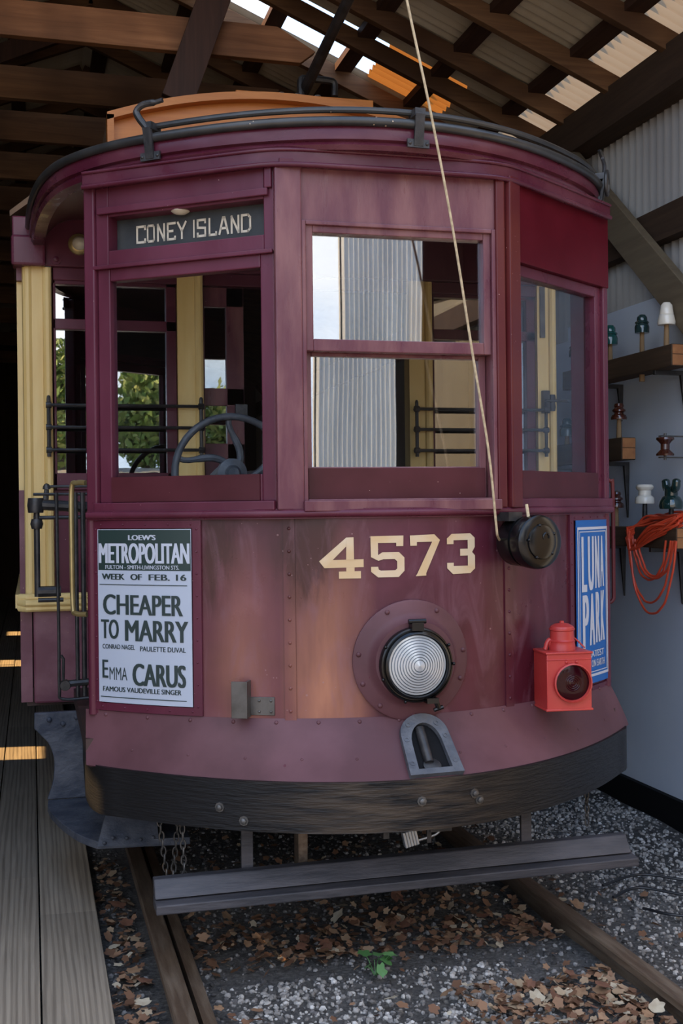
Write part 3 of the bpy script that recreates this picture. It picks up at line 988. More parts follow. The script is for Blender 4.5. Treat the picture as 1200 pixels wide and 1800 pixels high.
part('sign_lamp', MB().lathe([(0.012, 0), (0.028, 0.004), (0.032, 0.010), (0.02, 0.018), (0.004, 0.021)], on(facet_y, -0.69, 2.527, -0.03, -0.7), (0, 0, -1), 16), M['bulb'])

sash = frame4(MB(), -0.944, -0.402, 1.53, 2.342, 0.040, -0.05, -0.006, 0.045, 0.09)
fbox(sash, -0.953, -0.399, 1.50, 1.532, -0.05, 0.02)
ss = part('side_sash', sash, M['frame'], bevel=0.004)
part('pane', fbox(MB(), -0.908, -0.446, 1.612, 2.304, -0.03, -0.026), M['glass'], ss)
part('bottom_rail', fbox(MB(), -0.904, -0.448, 1.534, 1.62, -0.006, 0.0), M['bottomrail'], ss)

# right bay: deep red board above, window below
part('header_board', fbox(MB(), 0.455, 1.012, 2.352, 2.66, -0.05, 0.016), M['deep'], bevel=0.003)
sash = frame4(MB(), 0.457, 0.985, 1.53, 2.352, 0.034, -0.05, -0.004, 0.04, 0.10)
fbox(sash, 0.455, 1.012, 1.50, 1.532, -0.05, 0.025)
ss = part('side_sash', sash, M['frame'], bevel=0.004)
part('pane', fbox(MB(), 0.487, 0.955, 1.62, 2.316, -0.03, -0.026), M['glass'], ss)
part('bottom_rail', fbox(MB(), 0.491, 0.95, 1.532, 1.63, -0.004, 0.002), M['bottomrail'], ss)

# belt rail and its bead, letterboard above
mb = MB()
def belt(x, z, d):
    y = min(dash_y(x), soft_y(x) + 0.012)
    return Vector((x, y - d, z))
mb.grid(lambda x, z: belt(x, z, 0.012), lin(-0.985, 1.01, 50), [1.472, 1.505], True, lambda x, z: belt(x, z, -0.08))
mb.tube([belt(x, 1.489, 0.014) for x in lin(-0.985, 1.01, 50)], 0.013, 10)
part('belt_rail', mb, M['frame'], angle=50)

mb = MB()
mb.grid(lambda x, z: (x, soft_y(x) - 0.012, z), lin(-0.99, 1.015, 60), [2.618, 2.672], True, lambda x, z: (x, soft_y(x) + 0.05, z))
for z, r in ((2.620, 0.009), (2.668, 0.006)):
    mb.tube([(x, soft_y(x) - 0.014, z) for x in lin(-0.99, 1.015, 60)], r, 8)
part('letterboard', mb, M['roofmaroon'], angle=50)
part('bracket_plate', fbox(MB(), -0.385, -0.335, 2.622, 2.640, 0.022, 0.035), M['frame'], bevel=0.002)

# --- roof hood: fascia, gutter rail, guard rail with its hooks
def rim_pts(grow=0.0, n=5):
    half = [(0.0, 3.72), (0.25, 3.755), (0.5, 3.86), (0.75, 4.034), (0.92, 4.20), (1.045, 4.40), (1.11, 4.62), (1.145, 4.9), (1.16, 5.2), (1.165, 5.5)]
    pts = [(-x, y, 0) for x, y in reversed(half)] + [(x + 0.012 * x, y, 0) for x, y in half[1:]]
    P = catmull(pts, n)
    out = []
    for i, p in enumerate(P):
        t = (P[min(i + 1, len(P) - 1)] - P[max(i - 1, 0)]).normalized()
        out.append(p + Vector((t.y, -t.x, 0)) * grow)
    return out
R0 = rim_pts(0.0)
def rim_layer(d):
    return rim_pts(d)
prof = [(-0.06, 2.668), (-0.012, 2.668), (-0.004, 2.683), (-0.012, 2.695), (0.002, 2.699), (0.004, 2.725), (-0.004, 2.748), (-0.06, 2.753)]
layers = [[Vector((p.x, p.y, z)) for p in rim_layer(d)] for d, z in prof]
mb = MB().grid(lambda i, j: layers[int(j)][int(i)], range(len(R0)), range(len(prof)))
part('roof_rim', mb, M['roofmaroon'], angle=30)
part('gutter_rail', MB().tube([(p.x, p.y, 2.755) for p in rim_pts(0.006)], 0.0155, 12), M['piperail'])
gp = [p for p in rim_pts(-0.012) if -0.79 < p.x < 0.965 and p.y < 4.6]
part('guard_rail', MB().tube([(p.x, p.y, 2.797) for p in gp], 0.011, 10), M['piperail'])
def roof_top(x, y):
    return 2.768 + (y - 3.72) * 0.22 - 0.13 * x * x * min(1, (y - 3.7) / 1.0)
RI = rim_pts(-0.02)
mb = MB().grid(lambda i, t: Vector((RI[int(i)].x * (1 - t) + RI[int(i)].x * 0.9 * t, RI[int(i)].y * (1 - t) + 5.55 * t,
                                    2.755 + (0.30 * (1 - (RI[int(i)].x / 1.17) ** 2)) * math.sin(t * PI / 2))),
               range(len(RI)), lin(0, 1, 8))
part('hood_roof', mb, M['canvas'])
RS = rim_pts(-0.03)
mb = MB().grid(lambda i, t: Vector((RS[int(i)].x * (1 - 0.1 * t), RS[int(i)].y * (1 - t) + 5.5 * t, 2.676 + 0.13 * t)), range(len(RS)), [0, 0.5, 1])
part('hood_soffit', mb, M['soffit'])

def rope_hook(x, side):
    pts = [p for p in rim_pts(0.0, 12)]
    i = min(range(len(pts)), key=lambda k: abs(pts[k].x - x) + (9 if pts[k].y > 4.9 else 0))
    p = pts[i]
    t = (pts[i + 1] - pts[i - 1]).normalized()
    n = Vector((t.y, -t.x, 0))
    f = lambda a, d, z: p + t * a + n * d + Vector((0, 0, z))
    mb = MB()
    mb.hexa([f(-.016, .004, 2.684), f(.016, .004, 2.684), f(.016, .014, 2.684), f(-.016, .014, 2.684),
             f(-.016, .022, 2.784), f(.016, .022, 2.784), f(.016, .032, 2.784), f(-.016, .032, 2.784)])
    mb.hexa([f(-.038, .004, 2.679), f(.038, .004, 2.679), f(.038, .012, 2.679), f(-.038, .012, 2.679),
             f(-.038, .004, 2.706), f(.038, .004, 2.706), f(.038, .012, 2.706), f(-.038, .012, 2.706)])
    for a in (-.03, .03):
        mb.dome(f(a, .012, 2.692), 0.006, 0.005, n, 8)
    mb.hexa([f(-.018, -.03, 2.779), f(.018, -.03, 2.779), f(.018, .03, 2.779), f(-.018, .03, 2.779),
             f(-.018, -.03, 2.803), f(.018, -.03, 2.803), f(.018, .03, 2.803), f(-.018, .03, 2.803)])
    if side == 'curl':
        mb.tube(catmull([f(-.005, .02, 2.784), f(-.03, .03, 2.82), f(-.038, .03, 2.845), f(-.012, .028, 2.862), f(.035, .025, 2.864), f(.06, .022, 2.868)], 5),
                [0.012] * 10 + [0.011] * 10 + [0.008] * 6, 10)
    elif side == 'loop':
        mb.tube([f(.0 + 0.03 * math.cos(a), .035, 2.764 + 0.045 * math.sin(a)) for a in lin(0, 2 * PI, 20)], 0.008, 8)
        mb.tube(catmull([f(.02, .02, 2.794), f(.05, .02, 2.844), f(.08, .01, 2.884), f(.06, .0, 2.914)], 4), 0.008, 8)
    part('rope_hook', mb, M['black'])
rope_hook(-0.765, 'curl')
rope_hook(0.068, 'plain')
rope_hook(0.995, 'loop')

# --- raised deck of the main roof with its varnished front, trolley plank, pole
def deck_z(x, h=3.46):
    return h - 0.22 * x * x
mb = MB()
xs = lin(-0.82, 0.93, 30)
mb.grid(lambda x, y: (x, y, deck_z(x)), xs, [5.50, 5.56], True, lambda x, y: (x, y, deck_z(x) - 0.035))
mb.grid(lambda x, z: (x, 5.56, deck_z(x) - 0.035 - z), xs, [0, 0.12], True, lambda x, z: (x, 5.60, deck_z(x) - 0.035 - z))
for x in (-0.82, 0.90):
    mb.box(x, x + 0.03, 5.50, 5.60, deck_z(x) - 0.17, deck_z(x) - 0.01)
mb.grid(lambda x, y: (x, y, deck_z(x) - 0.15), xs, [5.50, 5.58], True, lambda x, y: (x, y, deck_z(x) - 0.165))
part('deck_front', mb, M['varnish'])
mb = MB().grid(lambda x, y: (x * 1.0, y, deck_z(x) - 0.03), xs, [5.58, 13.0], True, lambda x, y: (x, y, deck_z(x) - 0.2))
part('deck_roof', mb, M['canvas'])
mb = MB().box(-0.21, 0.47, 5.62, 9.0, 3.452, 3.50)
part('trolley_plank', mb, M['varnish'], bevel=0.004)
for x in (0.02, 0.10, 0.2):
    part('plank_bolt', MB().dome((x, 5.66, 3.50), 0.02, 0.02, (0, 0, 1), 8), M['steel'])
mb = MB().tube(catmull([(0.13, 5.70, 3.46), (0.13, 5.72, 3.60), (0.16, 5.72, 3.615), (0.27, 5.72, 3.615), (0.30, 5.72, 3.60), (0.30, 5.72, 3.54)], 4), 0.018, 8)
part('pole_rest', mb, M['black'])
mb = MB().tube([(0.135, 6.6, 3.50), (0.15, 5.72, 3.56), (0.31, 4.6, 4.02), (0.40, 4.0, 4.30)], [0.03, 0.028, 0.022, 0.018], 10)
part('trolley_pole', mb, M['black'])

# --- body behind the vestibule: bulkhead, pillars, windows, sides
BY = 5.45
part('vestibule_floor', MB().box(-1.0, 1.0, 4.2, BY, 0.66, 0.72), M['interior'])
part('underframe', MB().box(-0.9, 0.95, 4.6, 12.5, 0.48, 0.64).box(-0.2, 0.2, 3.9, 5.2, 0.42, 0.64), M['interior'])
for x0, x1 in ((-1.13, -0.41), (0.6, 1.31)):
    part('bulkhead_panel', MB().box(x0, x1, BY + 0.02, BY + 0.06, 1.12, 1.60), M['frame'])
for x0, x1 in ((-1.17, -0.42), (0.6, 1.33)):
    part('lower_panel', MB().box(x0, x1, BY - 0.03, BY + 0.05, 0.66, 1.08), M['rustpanel'], bevel=0.01)
mb = MB()
for z, d in ((1.082, 0.055), (1.105, 0.065), (1.13, 0.045)):
    mb.tube([(-1.225, BY - 0.02, z), (-1.2, BY - d, z), (-0.42, BY - d, z)], 0.016, 10)
mb.box(-1.21, -0.42, BY - 0.05, BY + 0.03, 1.07, 1.14)
part('bulkhead_sill', mb, M['yellow'])
for (x0, x1, mk) in ((-1.19, -1.075, 'yellow'), (-0.522, -0.405, 'yellow'), (0.578, 0.695, 'yellow'), (1.238, 1.335, 'yellow')):
    mb = MB().box(x0, x1, BY - 0.02, BY + 0.06, 1.13, 2.585)
    mb.tube([(x1 - 0.02, BY - 0.02, 1.13), (x1 - 0.02, BY - 0.02, 2.58)], 0.020, 10)
    if x0 < -1:
        mb.tube([(x0 + 0.01, BY - 0.01, 1.1), (x0 + 0.01, BY - 0.01, 2.58)], 0.022, 10)
    part('pillar', mb, M[mk])
part('bulkhead_header', MB().box(-1.24, 1.36, BY - 0.04, BY + 0.06, 2.585, 2.80).box(-1.07, 1.24, BY - 0.01, BY + 0.05, 2.53, 2.59), M['frame'], bevel=0.006)
part('header_end', MB().box(-1.245, -1.10, BY - 0.075, BY - 0.04, 2.578, 2.712), M['frame'], bevel=0.012)
def bulk_window(x0, x1):
    mb = MB()
    w = 0.026
    mb.box(x0, x0 + 0.012, BY, BY + 0.04, 1.60, 2.535).box(x1 - w * 1.8, x1, BY, BY + 0.04, 1.60, 2.535)
    mb.box(x0, x1, BY, BY + 0.04, 2.315, 2.362).box(x0, x1, BY, BY + 0.04, 1.60, 1.675).box(x0, x1, BY, BY + 0.04, 2.515, 2.54)
    s = part('bulkhead_window', mb, M['frame'], bevel=0.003)
    part('pane', MB().box(x0 + 0.012, x1 - w, BY + 0.024, BY + 0.027, 1.67, 2.52), M['glass_in'], s)
bulk_window(-1.07, -0.525)
bulk_window(0.70, 1.235)
def bulk_door(x0, x1):
    mb = MB()
    w = 0.10
    mb.box(x0, x0 + 0.01, BY + 0.03, BY + 0.07, 0.75, 2.53).box(x0 + 0.11, x1, BY + 0.03, BY + 0.07, 0.75, 2.53)
    for z0, z1 in ((0.75, 1.81), (1.985, 2.065), (2.44, 2.53)):
        mb.box(x0, x1, BY + 0.03, BY + 0.07, z0, z1)
    d = part('bulkhead_door', mb, M['worn'], bevel=0.003)
    part('pane', MB().box(x0 + 0.005, x0 + 0.115, BY + 0.048, BY + 0.052, 1.80, 2.50), M['glass_in'], d)
bulk_door(-0.402, -0.21)
part('door_lock', MB().box(-0.255, -0.20, BY + 0.005, BY + 0.03, 1.94, 1.99), M['castiron'])
def guard(x0, x1, ext):
    mb = MB()
    for x in (x0, x1):
        mb.tube([(x, BY - 0.06, 1.745), (x, BY - 0.06, 2.0)], 0.009, 8)
        mb.dome((x, BY - 0.06, 2.0), 0.009, 0.015, (0, 0, 1), 8)
        for z in (1.775, 1.875, 1.972):
            mb.lathe([(0.014, -0.012), (0.016, 0), (0.014, 0.012)], (x, BY - 0.06, z), (1, 0, 0), 10)
            mb.tube([(x, BY - 0.06, z), (x, BY - 0.015, z)], 0.006, 6)
    for z in (1.775, 1.875, 1.972):
        mb.tube([(x0 - ext, BY - 0.06, z), (x1 + ext, BY - 0.06, z)], 0.0075, 8)
    part('window_guard', mb, M['black'])
guard(-1.094, -0.424, 0.0)
guard(0.600, 1.262, 0.0)
mb = MB().lathe([(0.048, 0), (0.046, 0.012), (0.036, 0.02), (0.030, 0.022)], (-0.955, BY - 0.04, 2.685), (0, -1, 0), 20)
lt = part('brass_lamp', mb, M['brass'])
part('bulb', MB().lathe([(0.03, 0.01), (0.030, 0.03), (0.02, 0.045), (0.004, 0.052)], (-0.955, BY - 0.04, 2.685), (0, -1, 0), 16), M['bulb'], lt)
part('header_bolt', MB().lathe([(0.024, 0), (0.024, 0.006), (0.012, 0.006), (0.012, 0.016), (0.004, 0.02)], (-1.055, BY - 0.04, 2.615), (0, -1, 0), 12), M['frame'])
part('strap', MB().box(-1.105, -1.078, BY - 0.032, BY - 0.022, 2.41, 2.70), M['darksteel'])
part('strap', MB().box(1.25, 1.275, BY - 0.032, BY - 0.022, 2.33, 2.58), M['darksteel'])
# right pillar latch
mb = MB().box(1.255, 1.29, BY - 0.045, BY - 0.02, 1.96, 2.07)
for z in (1.99, 2.03):
    mb.lathe([(0.014, -0.02), (0.018, 0), (0.014, 0.02)], (1.305, BY - 0.04, z), (0, 0, 1), 8)
mb.tube([(1.265, BY - 0.05, 2.02), (1.39, BY - 0.05, 2.02)], 0.007, 6)
part('gate_latch', mb, M['black'])

for sx in (-1, 1):
    xo = -1.225 if sx < 0 else 1.34
    xi = xo - sx * 0.05
    a, b = min(xo, xi), max(xo, xi)
    part('body_side', MB().box(a, b, BY + 0.03, 12.8, 0.66, 1.60).box(a, b, BY + 0.03, 12.8, 2.53, 2.72), M['rustpanel'])
    for k in range(9):
        y = BY + 0.07 + k * 0.88
        part('side_pillar', MB().box(a, b, y, y + 0.12, 1.60, 2.53), M['yellow'])
    for k in range(8):
        y = BY + 0.19 + k * 0.88
        part('side_window', MB().box((a + b) / 2 - 0.002, (a + b) / 2 + 0.002, y, y + 0.76, 1.60, 2.53), M['glass'])
part('side_rail', MB().box(-1.245, -1.215, BY + 0.0, 12.8, 1.08, 1.14), M['yellow'])
part('body_floor', MB().box(-1.2, 1.2, BY + 0.05, 12.8, 0.64, 0.72), M['interior'])
part('body_end', MB().box(-1.2, 1.2, 12.8, 12.86, 0.64, 3.1), M['interior'])
mb = MB().grid(lambda x, y: (x, y, 2.72 + 0.42 * math.sqrt(max(0, 1 - (x / 1.30) ** 2))), lin(-1.25, 1.38, 30), [BY + 0.02, 12.9], True,
               lambda x, y: (x, y, 2.70 + 0.40 * math.sqrt(max(0, 1 - (x / 1.30) ** 2))))
part('body_roof', mb, M['canvas'])

# --- brake wheel and controller seen through the left window
WC = Vector((-0.447, 4.42, 1.640))
mb = MB().tube([WC + Vector((0.212 * math.cos(a), 0, 0.212 * math.sin(a))) for a in lin(0, 2 * PI, 49)[:-1]], 0.0135, 12, closed=True)
bw = part('brake_wheel', mb, M['castiron'])
for k in range(5):
    a0 = PI * 0.5 + 0.55 + 2 * PI * k / 5
    pts = []
    for t in lin(0, 1, 9):
        r = 0.05 + 0.155 * t
        a = a0 + 0.75 * math.sin(t * PI * 0.55)
        pts.append(WC + Vector((r * math.cos(a), 0.012, r * math.sin(a))))
    part('spoke', MB().tube(pts, [0.014] * 5 + [0.011] * 4, 8), M['castiron'], bw)
part('wheel_hub', MB().lathe([(0.055, -0.02), (0.055, 0.02), (0.03, 0.03), (0.02, 0.05)], WC, (0, -1, 0), 18), M['castiron'], bw)
part('brake_stand', MB().tube([WC + Vector((0, 0.03, 0)), WC + Vector((0, 0.25, -0.02))], 0.05, 12).tube([WC + Vector((0, 0.25, 0)), (WC.x, 4.67, 0.72)], 0.07, 12), M['castiron'])
mb = MB().lathe([(0.13, 0), (0.13, 0.82), (0.12, 0.90), (0.06, 0.93), (0.02, 0.94)], (-0.30, 4.75, 0.72), (0, 0, 1), 20)
part('controller', mb, M['castiron'])

# --- entry on the left: brass handle, folding gate ironwork, step
mb = MB().tube(catmull([(-0.985, 4.33, 1.605), (-1.015, 4.36, 1.605), (-1.032, 4.38, 1.585), (-1.034, 4.38, 1.40), (-1.032, 4.38, 1.17), (-1.022, 4.36, 1.14), (-0.985, 4.33, 1.138)], 5), 0.0095, 10)
part('grab_handle', mb, M['brass'])
mb = MB()
GY = 5.0
mb.tube([(-1.165, GY, 1.575), (-0.95, GY, 1.575)], 0.006, 8)
mb.tube([(-1.165, GY, 1.48), (-0.95, GY, 1.48)], 0.008, 8)
mb.tube([(-1.165, GY, 1.535), (-0.95, GY, 1.52)], 0.022, 10)
mb.lathe([(0.03, -0.03), (0.034, 0), (0.03, 0.03)], (-1.155, GY, 1.53), (0, 0, 1), 12)
mb.tube([(-1.152, GY, 1.50), (-1.152, GY, 1.16)], 0.012, 10)
mb.lathe([(0.02, -0.02), (0.026, 0), (0.02, 0.02)], (-1.152, GY, 1.455), (0, 0, 1), 10)
mb.tube([(-1.15, GY, 1.18), (-1.06, GY, 1.18)], 0.022, 10)
mb.tube([(-1.15, GY, 1.145), (-1.05, GY, 1.145)], 0.009, 8)
part('gate_hinge', mb, M['black'])
mb = MB()
mb.tube(catmull([(-1.075, GY - 0.1, 1.58), (-1.072, GY - 0.1, 1.0), (-1.072, GY - 0.1, 0.80), (-1.06, GY - 0.1, 0.755), (-0.95, GY - 0.1, 0.755)], 5), 0.0065, 8)
mb.tube([(-1.00, GY - 0.1, 1.58), (-1.00, GY - 0.1, 0.76)], 0.008, 8)
mb.tube([(-0.972, GY - 0.08, 1.58), (-0.972, GY - 0.08, 0.76)], 0.010, 8)
mb.tube([(-1.065, GY - 0.1, 0.93), (-1.055, GY - 0.1, 0.915), (-1.058, GY - 0.1, 0.80)], 0.006, 8)
mb.lathe([(0.02, -0.02), (0.024, 0), (0.02, 0.02)], (-1.05, GY - 0.1, 0.81), (0, -1, 0), 10)
mb.tube([(-1.05, GY - 0.1, 0.815), (-0.95, GY - 0.1, 0.82)], 0.014, 8)
part('folding_gate', mb, M['black'])
mb = MB().tube([(-1.115, 5.28, 1.53), (-1.108, 5.28, 1.60)], [0.014, 0.010], 8).dome((-1.108, 5.28, 1.60), 0.017, 0.026, (0, 0, 1), 10)
mb.tube([(-1.108, 5.28, 1.612), (-0.93, 5.28, 1.612)], 0.006, 8)
part('gate_post', mb, M['darksteel'])

# step: curved hanger plate, tread, front plate
HY = 5.14
prof = [(-1.17, 0.66), (-1.17, 0.59), (-1.125, 0.54), (-1.095, 0.47), (-1.10, 0.38), (-1.125, 0.305), (-1.12, 0.285), (-0.86, 0.285), (-0.86, 0.66)]
prof = [(-1.17, 0.665), (-1.172, 0.60)] + [(p.x, p.y) for p in catmull([(-1.15, 0.575, 0), (-1.112, 0.53, 0), (-1.092, 0.46, 0), (-1.098, 0.375, 0), (-1.122, 0.30, 0)], 5)] + [(-0.86, 0.30), (-0.86, 0.665)]
mb = MB().prism([(x, HY, z) for x, z in prof], (0, 0.03, 0))
for (x, z) in ((-1.11, 0.635), (-1.055, 0.615), (-1.0, 0.64), (-0.95, 0.615)):
    mb.dome((x, HY, z), 0.013, 0.01, (0, -1, 0), 8)
part('step_hanger', mb, M['steplead'], bevel=0.004)
tread = [(-1.118, 5.14), (-1.122, 5.05)] + [(p.x, p.y) for p in catmull([(-1.112, 4.93, 0), (-1.07, 4.73, 0), (-1.015, 4.55, 0), (-0.955, 4.435, 0)], 5)] + [(-0.62, 4.40), (-0.62, 5.14)]
mb = MB().prism([(x, y, 0.272) for x, y in tread], (0, 0, 0.028))
part('step_tread', mb, M['steplead'], bevel=0.003)
mb = MB().hexa([(-0.955, 4.415, 0.288), (-0.735, 4.40, 0.278), (-0.735, 4.43, 0.278), (-0.955, 4.445, 0.288),
                (-0.915, 4.50, 0.40), (-0.735, 4.49, 0.40), (-0.735, 4.52, 0.40), (-0.915, 4.53, 0.40)])
for (x, z) in ((-0.93, 0.298), (-0.90, 0.315), (-0.85, 0.31), (-0.80, 0.30), (-0.755, 0.305)):
    mb.dome((x, 4.418, z), 0.008, 0.008, (0, -1, 0), 8)
part('step_front_plate', mb, M['steplead'])

# --- headlight
HC = Vector((0.042, 0, 0.999))
mb = MB()
rings = [(0.200, 0.001), (0.200, 0.012), (0.192, 0.016), (0.16, 0.018), (0.145, 0.026), (0.132, 0.05), (0.10, 0.05)]
NR = 48
vs, fs = [], []
for r, d in rings:
    for k in range(NR):
        a = 2 * PI * k / NR
        vs.append(dashp(HC.x + r * math.cos(a), HC.z + r * math.sin(a), d))
for i in range(len(rings) - 1):
    for k in range(NR):
        l = (k + 1) % NR
        fs.append((i * NR + k, i * NR + l, (i + 1) * NR + l, (i + 1) * NR + k))
mb.add(vs, fs, True)
for adeg in (62, 118, 172, 203, 232, 270, 338, 8):
    a = math.radians(adeg)
    c = dashp(HC.x + 0.183 * math.cos(a), HC.z + 0.183 * math.sin(a), 0.015)
    mb.dome(c, 0.009, 0.008, (0.02, -1, 0), 10)
hl = part('headlight', mb, M['apron'], angle=50)
hl['label'] = 'headlight on a riveted maroon plate'
LC = Vector((0.040, 3.78, 0.990))
nax = (0.0, -1, 0)
mb = MB().lathe([(0.122, 0.02), (0.125, 0.058), (0.122, 0.070), (0.117, 0.072), (0.115, 0.066), (0.112, 0.066), (0.111, 0.082), (0.104, 0.086), (0.101, 0.078), (0.099, 0.06)], LC, nax, 48, cap=False)
mb.box(LC.x - 0.022, LC.x + 0.018, 3.692, 3.75, 1.104, 1.130)
mb.tube([(LC.x - 0.032, 3.70, 1.134), (LC.x + 0.027, 3.70, 1.134)], 0.008, 10)
for a in (200, 150, 30, 0, 250):
    a = math.radians(a)
    mb.dome((LC.x + 0.125 * math.cos(a), 3.708, LC.z + 0.125 * math.sin(a)), 0.006, 0.006, (0, -1, 0), 8)
mb.box(LC.x + 0.026, LC.x + 0.066, 3.69, 3.73, LC.z - 0.125, LC.z - 0.108)
mb.tube([(LC.x + 0.058, 3.70, LC.z - 0.115), (LC.x + 0.068, 3.70, LC.z - 0.142)], 0.009, 8)
mb.tube([(LC.x + 0.052, 3.70, LC.z - 0.148), (LC.x + 0.083, 3.70, LC.z - 0.139)], 0.007, 8)
part('bezel', mb, M['gloss'], hl)
prof = [(0.0005, 0.098)]
for k in range(10):
    r0 = 0.012 + k * 0.0088
    base = 0.096 - 0.030 * (r0 / 0.105) ** 2
    prof += [(r0, base), (r0 + 0.006, base - 0.001), (r0 + 0.0085, base - 0.008)]
prof += [(0.1005, 0.060)]
part('lens', MB().lathe(prof, LC, nax, 48, cap=False), M['lens'], hl, angle=20)

# --- coupler pocket on the apron
def cp_uv(u, v, d):
    """u across (m), v 0..1 down the apron"""
    return apron_pt(0.064 + u, v, d)
def shoe(w, top, bot):
    pts = []
    for a in lin(PI, 0, 15):
        pts.append((w * math.cos(a), top + 0.34 - 0.34 * math.sin(a)))
    k = w
    pts += [(w * 1.06, bot), (-w * 1.06, bot)]
    return pts
outer, inner = shoe(0.080, 0.02, 0.98), shoe(0.050, 0.18, 0.90)
mb = MB()
no = len(outer)
vs = [cp_uv(u, v, 0.022) for u, v in outer] + [cp_uv(u, v, 0.022) for u, v in inner] + \
     [cp_uv(u, v, 0.0) for u, v in outer] + [cp_uv(u, v, -0.03) for u, v in inner]
fs = []
for k in range(no):
    l = (k + 1) % no
    fs += [(k, l, no + l, no + k), (l, k, 2 * no + k, 2 * no + l), (no + k, no + l, 3 * no + l, 3 * no + k)]
mb.add(vs, fs)
for (u, v) in ((-0.065, .45), (-0.066, .62), (-0.068, .82), (0.065, .42), (0.066, .6), (0.068, .82), (-0.05, .2), (0.046, .2)):
    mb.lathe([(0.009, 0), (0.009, 0.003), (0.005, 0.003), (0.005, 0.001)], cp_uv(u, v, 0.022), cp_uv(u, v, 1) - cp_uv(u, v, 0), 10)
cpk = part('coupler_pocket', mb, M['castiron'])
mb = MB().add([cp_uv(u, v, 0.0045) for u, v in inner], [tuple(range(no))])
part('pocket_void', mb, M['blackbase'], cpk)  # flat black sheet stands in for the shade of the hollow
mb = MB().tube([cp_uv(-0.01, 0.25, 0.010), cp_uv(-0.012, 0.8, 0.012)], 0.016, 12).lathe([(0.03, 0), (0.03, 0.006), (0.02, 0.009)], cp_uv(-0.005, 0.84, 0.008), (0, -0.6, 0.8), 14)
part('draw_pin', mb, M['black'], cpk)

# --- bracket on the left sheet
mb = MB()
def dhex(x0, x1, z0, z1, d0, d1):
    return [dashp(x0, z0, d1), dashp(x1, z0, d1), dashp(x1, z0, d0), dashp(x0, z0, d0), dashp(x0, z1, d1), dashp(x1, z1, d1), dashp(x1, z1, d0), dashp(x0, z1, d0)]
mb.hexa(dhex(-0.525, -0.478, 0.822, 0.942, 0.045, 0.052))
mb.hexa(dhex(-0.485, -0.478, 0.822, 0.942, 0.002, 0.05))
mb.hexa(dhex(-0.485, -0.405, 0.826, 0.886, 0.0, 0.006))
for x in (-0.452, -0.416):
    for z in (0.838, 0.874):
        mb.dome(dashp(x, z, 0.006), 0.005, 0.004, (0, -1, 0), 8)
part('flag_bracket', mb, M['darksteel'], bevel=0.001)

# --- number 4573 painted on the dash
def npx(u, v):
    """letter-drawing units to a place on the dash"""
    px = 540 + u / 3.75
    py = 920 + v / 3.75
    s = px - 700
    x = 0.0015 + 0.001925 * s + 8.2e-7 * s * s
    return dashp(x, 1.413 - (py - 942) * 0.001917, 0.0035)
D4 = [[(55, 243), (245, 92), (243, 150), (150, 235)], [(55, 243), (150, 235), (362, 232), (362, 283), (92, 287)],
      [(245, 92), (295, 90), (297, 233), (243, 235)], [(243, 285), (300, 284), (300, 309), (243, 310)], [(192, 310), (343, 308), (343, 355), (192, 355)]]
D5 = [[(410, 86), (632, 84), (630, 152), (583, 152), (583, 130), (410, 130)], [(410, 130), (460, 130), (460, 208), (462, 245), (412, 220)],
      [(460, 208), (490, 190), (600, 190), (637, 226), (588, 250), (572, 235), (495, 235), (462, 245)], [(588, 250), (637, 226), (637, 312), (588, 296)],
      [(588, 296), (637, 312), (598, 352), (575, 308)], [(575, 308), (598, 352), (460, 352), (412, 315), (412, 283), (460, 283), (464, 302), (478, 308)]]
D7 = [[(675, 85), (840, 80), (878, 118), (825, 128), (722, 128), (722, 152), (677, 152)], [(825, 128), (878, 118), (783, 332), (722, 335)], [(722, 335), (783, 332), (783, 348), (712, 350)]]
D3 = [[(925, 110), (958, 80), (1085, 78), (1117, 108), (1068, 122), (970, 122), (970, 147), (925, 147)], [(1068, 122), (1117, 108), (1117, 170), (1098, 203), (1068, 180)],
      [(1015, 180), (1068, 180), (1098, 203), (1068, 225), (1015, 225)], [(1068, 225), (1098, 203), (1118, 226), (1118, 312), (1068, 292)],
      [(1068, 292), (1118, 312), (1085, 342), (965, 345), (925, 305), (925, 270), (970, 270), (970, 292)]]
mb = MB()
for dg_ in (D4, D5, D7, D3):
    for poly in dg_:
        mb.add([npx(u, v) for u, v in poly], [tuple(range(len(poly)))])
part('fleet_number', mb, M['cream'])

# --- poster frames (mouldings fixed to the dash)
def dash_frame(x0, x1, z0, z1, w, d):
    mb = MB()
    sheet(mb, dash_y, x0, x0 + w, z0, z1, 0.0, d, 3)
    sheet(mb, dash_y, x1 - w, x1, z0, z1, 0.0, d, 3)
    sheet(mb, dash_y, x0 + w, x1 - w, z1 - w, z1, 0.0, d, 14)
    sheet(mb, dash_y, x0 + w, x1 - w, z0, z0 + w, 0.0, d, 14)
    nrm = (0, -1, 0)
    for k in range(9):
        z = z0 + 0.03 + (z1 - z0 - 0.06) * k / 8
        for x in (x0 + w / 2, x1 - w / 2):
            mb.dome(dashp(x, z, d), 0.004, 0.003, nrm, 6)
    for k in range(5):
        x = x0 + 0.03 + (x1 - x0 - 0.06) * k / 4
        for z in (z0 + w / 2, z1 - w / 2):
            mb.dome(dashp(x, z, d), 0.004, 0.003, nrm, 6)
    part('poster_frame', mb, M['frame'])
dash_frame(-0.966, -0.625, 0.818, 1.470, 0.026, 0.008)
dash_frame(0.735, 1.0, 0.80, 1.472, 0.022, 0.008)

# --- right grab rail
mb = MB().tube(catmull([(1.0, 4.30, 1.61), (1.035, 4.29, 1.60), (1.045, 4.29, 1.57), (1.045, 4.29, 1.2), (1.04, 4.29, 1.13), (1.0, 4.30, 1.12)], 5), 0.008, 8)
part('grab_handle', mb, M['redpost'])

